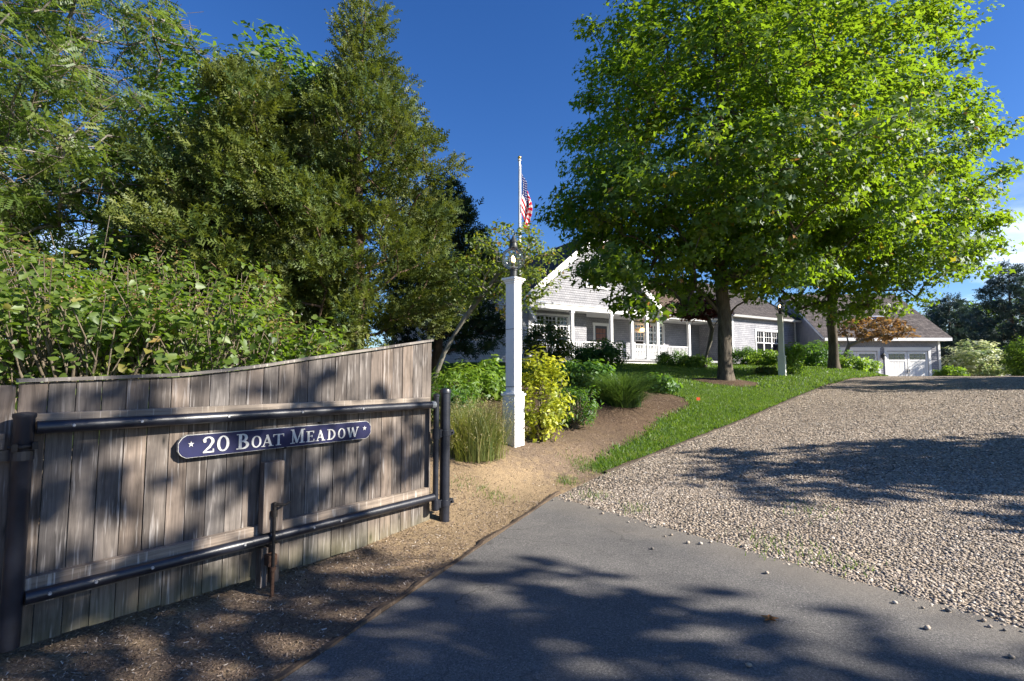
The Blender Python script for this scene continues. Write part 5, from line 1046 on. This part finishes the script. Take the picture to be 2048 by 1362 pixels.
# ------------------------------------------------------------------ lawn blades, pebbles, mulch chips
def blades(name, label, P, h, w, mat, seed, cat='grass'):
    rng = np.random.default_rng(seed); n = len(P); a = rng.random(n) * 2 * math.pi; lean = rng.normal(0, .35, (n, 2)) * h[:, None]; d = np.stack([np.cos(a), np.sin(a)], 1) * w[:, None]
    V = np.zeros((n, 3, 3)); V[:, 0, :2] = P[:, :2] + d; V[:, 1, :2] = P[:, :2] - d; V[:, 2, :2] = P[:, :2] + lean; V[:, :2, 2] = P[:, 2:3] - .004; V[:, 2, 2] = P[:, 2] + h
    o = part(name, np_mesh(name, V.reshape(-1, 3), np.arange(n * 3), np.arange(n) * 3, mat, False, np.clip(.46 + .16 * np.sin(P[:, 0] * 1.9 + 1.5 * np.sin(P[:, 1] * 1.3)) * np.sin(P[:, 1] * 2.3 + P[:, 0]) + .12 * np.sin(P[:, 0] * 9 + 3 * np.sin(P[:, 1] * 7)) + rng.normal(0, .22, n), 0, 1))); tag(o, label, cat, kind='stuff'); return o
rg = np.random.default_rng(9)
def lawn_pts(n, x0, x1, y0, y1):
    X = rg.uniform(x0, x1, n); Y = rg.uniform(y0, y1, n); k_ = inside(X + rg.normal(0, .07, n), Y + rg.normal(0, .07, n), LAWN) & (edge_dist(X, Y) > .05 + .05 * np.sin(X * 5 + Y * 3)) & (((X - bx_) / 1.2) ** 2 + (Y - by_) ** 2 > .74); X, Y = X[k_], Y[k_]; return np.stack([X, Y, H(X, Y) + .012], 1)
A_ = lawn_pts(235000, .8, 7.5, 7, 14.5); B_ = lawn_pts(150000, -5, 20, 12, 33); LP_ = np.concatenate([A_, B_]); dist = LP_[:, 1]
patch = .75 + .5 * np.sin(LP_[:, 0] * 2.1 + np.sin(LP_[:, 1] * 1.7) * 2) * np.sin(LP_[:, 1] * 2.6 + 1)
blades('lawn_grass', 'mown green grass blades covering the lawn', LP_, (.03 + .05 * rg.random(len(LP_)) ** 1.5) * np.clip(patch, .6, 1.5) + .0012 * dist, .0035 + .0006 * dist, 'blade_lawn', 500)
# thin weeds in the sand and gravel edge
wp = []
for cx, cy, r_, n in ((1.15, 7.65, .16, 500), (.75, 7.0, .10, 160), (-.22, 6.25, .12, 130), (-.6, 6.35, .12, 60), (1.0, 6.3, .12, 90), (2.35, 4.55, .2, 120), (2.6, 4.15, .14, 70), (1.35, 5.75, .1, 50), (3.1, 5.4, .2, 60)):
    a = rg.normal(0, r_, (n, 2)); wp.append(np.stack([cx + a[:, 0], cy + a[:, 1], H(cx + a[:, 0], cy + a[:, 1]) + .012], 1))
wp = np.concatenate(wp); blades('weeds', 'sparse green weeds along the gravel and sand edge', wp, .03 + .03 * rg.random(len(wp)), np.full(len(wp), .004), 'blade_lawn', 501)

ICO = None
def ico():
    p = (1 + 5 ** .5) / 2; V = np.array([(-1, p, 0), (1, p, 0), (-1, -p, 0), (1, -p, 0), (0, -1, p), (0, 1, p), (0, -1, -p), (0, 1, -p), (p, 0, -1), (p, 0, 1), (-p, 0, -1), (-p, 0, 1)], float); V /= np.linalg.norm(V[0])
    F = [(0, 11, 5), (0, 5, 1), (0, 1, 7), (0, 7, 10), (0, 10, 11), (1, 5, 9), (5, 11, 4), (11, 10, 2), (10, 7, 6), (7, 1, 8), (3, 9, 4), (3, 4, 2), (3, 2, 6), (3, 6, 8), (3, 8, 9), (4, 9, 5), (2, 4, 11), (6, 2, 10), (8, 6, 7), (9, 8, 1)]; return V, F
DOME = (np.array([(math.cos(k * 1.0472), math.sin(k * 1.0472), 0) for k in range(6)] + [(.62 * math.cos(k * 2.0944 + .5), .62 * math.sin(k * 2.0944 + .5), .85) for k in range(3)], float), [(0, 1, 6), (1, 2, 7, 6), (2, 3, 7), (3, 4, 8, 7), (4, 5, 8), (5, 0, 6, 8), (6, 7, 8)])
OCT = (np.array([(1, 0, 0), (0, 1, 0), (-1, 0, 0), (0, -1, 0), (0, 0, 1)], float), [(0, 1, 4), (1, 2, 4), (2, 3, 4), (3, 0, 4)])
def pebbles(name, P, size, tmpl, seed, sink=.25):
    rng = np.random.default_rng(seed); n = len(P); X, Y, N = frames(rng.normal(0, .25, (n, 3)) + np.array([0, 0, 1]), rng.random(n) * 6.28); S = np.stack([size * rng.uniform(.8, 1.35, n), size * rng.uniform(.65, 1.0, n), size * rng.uniform(.38, .62, n)], 1)
    C = P.copy(); C[:, 2] += S[:, 2] * (1 - 2 * sink); return scatter_mesh(name, *tmpl, C, X, Y, N, S, np.clip(rng.normal(.52, .21, n), 0, 1), 'pebble', True)
def gravel_pts(n, x0, x1, y0, y1, lo=None):
    X = rg.uniform(x0, x1, n); Y = rg.uniform(y0, y1, n); e_ = edge_dist(X, Y); dd = (X - CORNER[0]) * (-bdir[1]) + (Y - CORNER[1]) * bdir[0]; keep = (dd > rg.normal(0, .045, n)) & (e_ < -.02)
    f = Y + .0 * X; k2 = (np.abs(X) < 1.15 * Y + .6); keep &= k2; pn = np.sin(X * 1.3 + Y * .9 + 1.1 * np.sin(Y * 1.7)) + np.sin(Y * 2.1 - X * 1.2 + np.sin(X * 2.3)) + .7 * np.sin(4.1 * X + 3.3 * Y); keep &= (pn < .75) | (rg.random(n) < .45); X, Y = X[keep], Y[keep]; return np.stack([X, Y, H(X, Y) + .006], 1)
G1 = gravel_pts(90000, .4, 7.0, 2.0, 6.6); s1 = .006 + .0105 * rg.random(len(G1)) ** 1.8; G2 = gravel_pts(84000, .8, 11.5, 6.6, 10.5); s2 = .008 + .012 * rg.random(len(G2)) ** 1.6; G3 = gravel_pts(40000, 2, 17, 10.5, 16); s3 = rg.uniform(.011, .02, len(G3))
me1 = pebbles('gravel_near', G1, s1, DOME, 601, .35); gro = part('gravel', me1); tag(gro, 'rounded pale pebbles heaped along the near edge of the drive', 'gravel', kind='stuff')
go2 = part('gravel', pebbles('gravel_mid', np.concatenate([G2, G3]), np.concatenate([s2, s3]), OCT, 602, .1)); tag(go2, 'pebble gravel spread up the drive towards the crest', 'gravel', kind='stuff')
# loose stones on the asphalt
pv, pf = ico(); stone_me = []
for k_ in range(5):
    r_ = random.Random(k_); me = bpy.data.meshes.new('stone'); vv = [(x * (1 + r_.uniform(-.12, .12)), y * .8 * (1 + r_.uniform(-.12, .12)), z * .62 * (1 + r_.uniform(-.12, .12))) for x, y, z in pv]; me.from_pydata(vv, [], pf); me.polygons.foreach_set('use_smooth', np.ones(20, bool)); a_ = me.attributes.new('tint', 'FLOAT', 'FACE'); a_.data.foreach_set('value', np.full(20, [.15, .35, .5, .75, .9][k_], np.float32)); me.materials.append(MATS['pebble']); stone_me.append(me)
def on_flat(px, py):
    z = 0
    for _ in range(6):
        r = RT * (px - 1024) / 1000 + UP * (681 - py) / 1000 + FW; p = CAM + r * ((z - 1.5) / r[2]); z = Hs(p[0], p[1])
    return p
spots = [(1106, 1003), (1126, 1000), (1140, 1004), (1239, 1033), (1257, 1047), (1312, 1057), (1330, 1076), (1343, 1073), (1376, 1089), (1401, 1091), (1305, 1101), (1378, 1071), (1421, 1088), (1490, 1096), (1790, 1210), (1808, 1190), (1846, 1220), (1870, 1198), (1905, 1205), (1920, 1207), (1897, 1226), (1945, 1222), (1968, 1246), (1980, 1258), (2003, 1245), (2010, 1265), (2023, 1320), (1498, 1337), (1855, 1262), (1965, 1226), (1902, 1224), (1938, 1228), (2005, 1232), (2030, 1240), (1985, 1235), (1180, 1018), (1165, 1011), (1205, 1030), (1534, 1150), (1900, 1187), (1364, 1062)]
rs = random.Random(8)
for i, (px, py) in enumerate(spots):
    p = on_flat(px, py); o = bpy.data.objects.new('loose_stone', stone_me[i % 5]); link(o); s = rs.uniform(.013, .022); o.scale = (s, s, s); o.location = (p[0], p[1], Hs(p[0], p[1]) + .010 + s * .45); o.rotation_euler = (rs.uniform(-.2, .2), rs.uniform(-.2, .2), rs.random() * 6); tag(o, 'small rounded stone lying loose on the asphalt beside the gravel', 'stone', 'loose stones on the asphalt')
p = on_flat(1540, 1245); m = MB(); rl = random.Random(3); ring = [(.045 * (1 + .35 * (-1) ** i) * math.cos(i * .628), .035 * (1 + .35 * (-1) ** i) * math.sin(i * .628), .012 + rl.uniform(0, .018)) for i in range(10)]
m.v = [(0, 0, .006)] + ring; m.f = [[0, 1 + i, 1 + (i + 1) % 10] for i in range(10)]; lf = m.build('fallen_leaf', 'dry_leaf', None); lf.location = (p[0], p[1], Hs(p[0], p[1]) + .011); tag(lf, 'curled brown dead leaf lying on the asphalt', 'leaf')
# chips of mulch and bark
def soil_pts(n, x0, x1, y0, y1):
    X = rg.uniform(x0, x1, n); Y = rg.uniform(y0, y1, n); k_ = (edge_dist(X, Y) > .05) & ~inside(X, Y, LAWN); X, Y = X[k_], Y[k_]; return np.stack([X, Y, H(X, Y) + .004], 1)
MP = np.concatenate([soil_pts(32000, -3.4, .4, 2.0, 6.2), soil_pts(27000, -1.5, 5, 6.2, 12.5)]); n = len(MP); X, Y, N = frames(rg.normal(0, .35, (n, 3)) + np.array([0, 0, 1]), rg.random(n) * 6.28); S = np.stack([rg.uniform(.0018, .0045, n), rg.uniform(.004, .017, n) * rg.uniform(.6, 1.3, n), np.full(n, .008)], 1)
CHIP = ([(-1, -1, 0), (1, -.8, .2), (.7, 1, 0), (-.8, .9, .3)], [(0, 1, 2), (0, 2, 3)])
ch = part('mulch_chips', scatter_mesh('mulch_chips', *CHIP, MP, X, Y, N, S, np.clip(rg.normal(.45, .28, n), 0, 1), 'chip')); tag(ch, 'scattered bark mulch chips on the soil', 'mulch', kind='stuff')
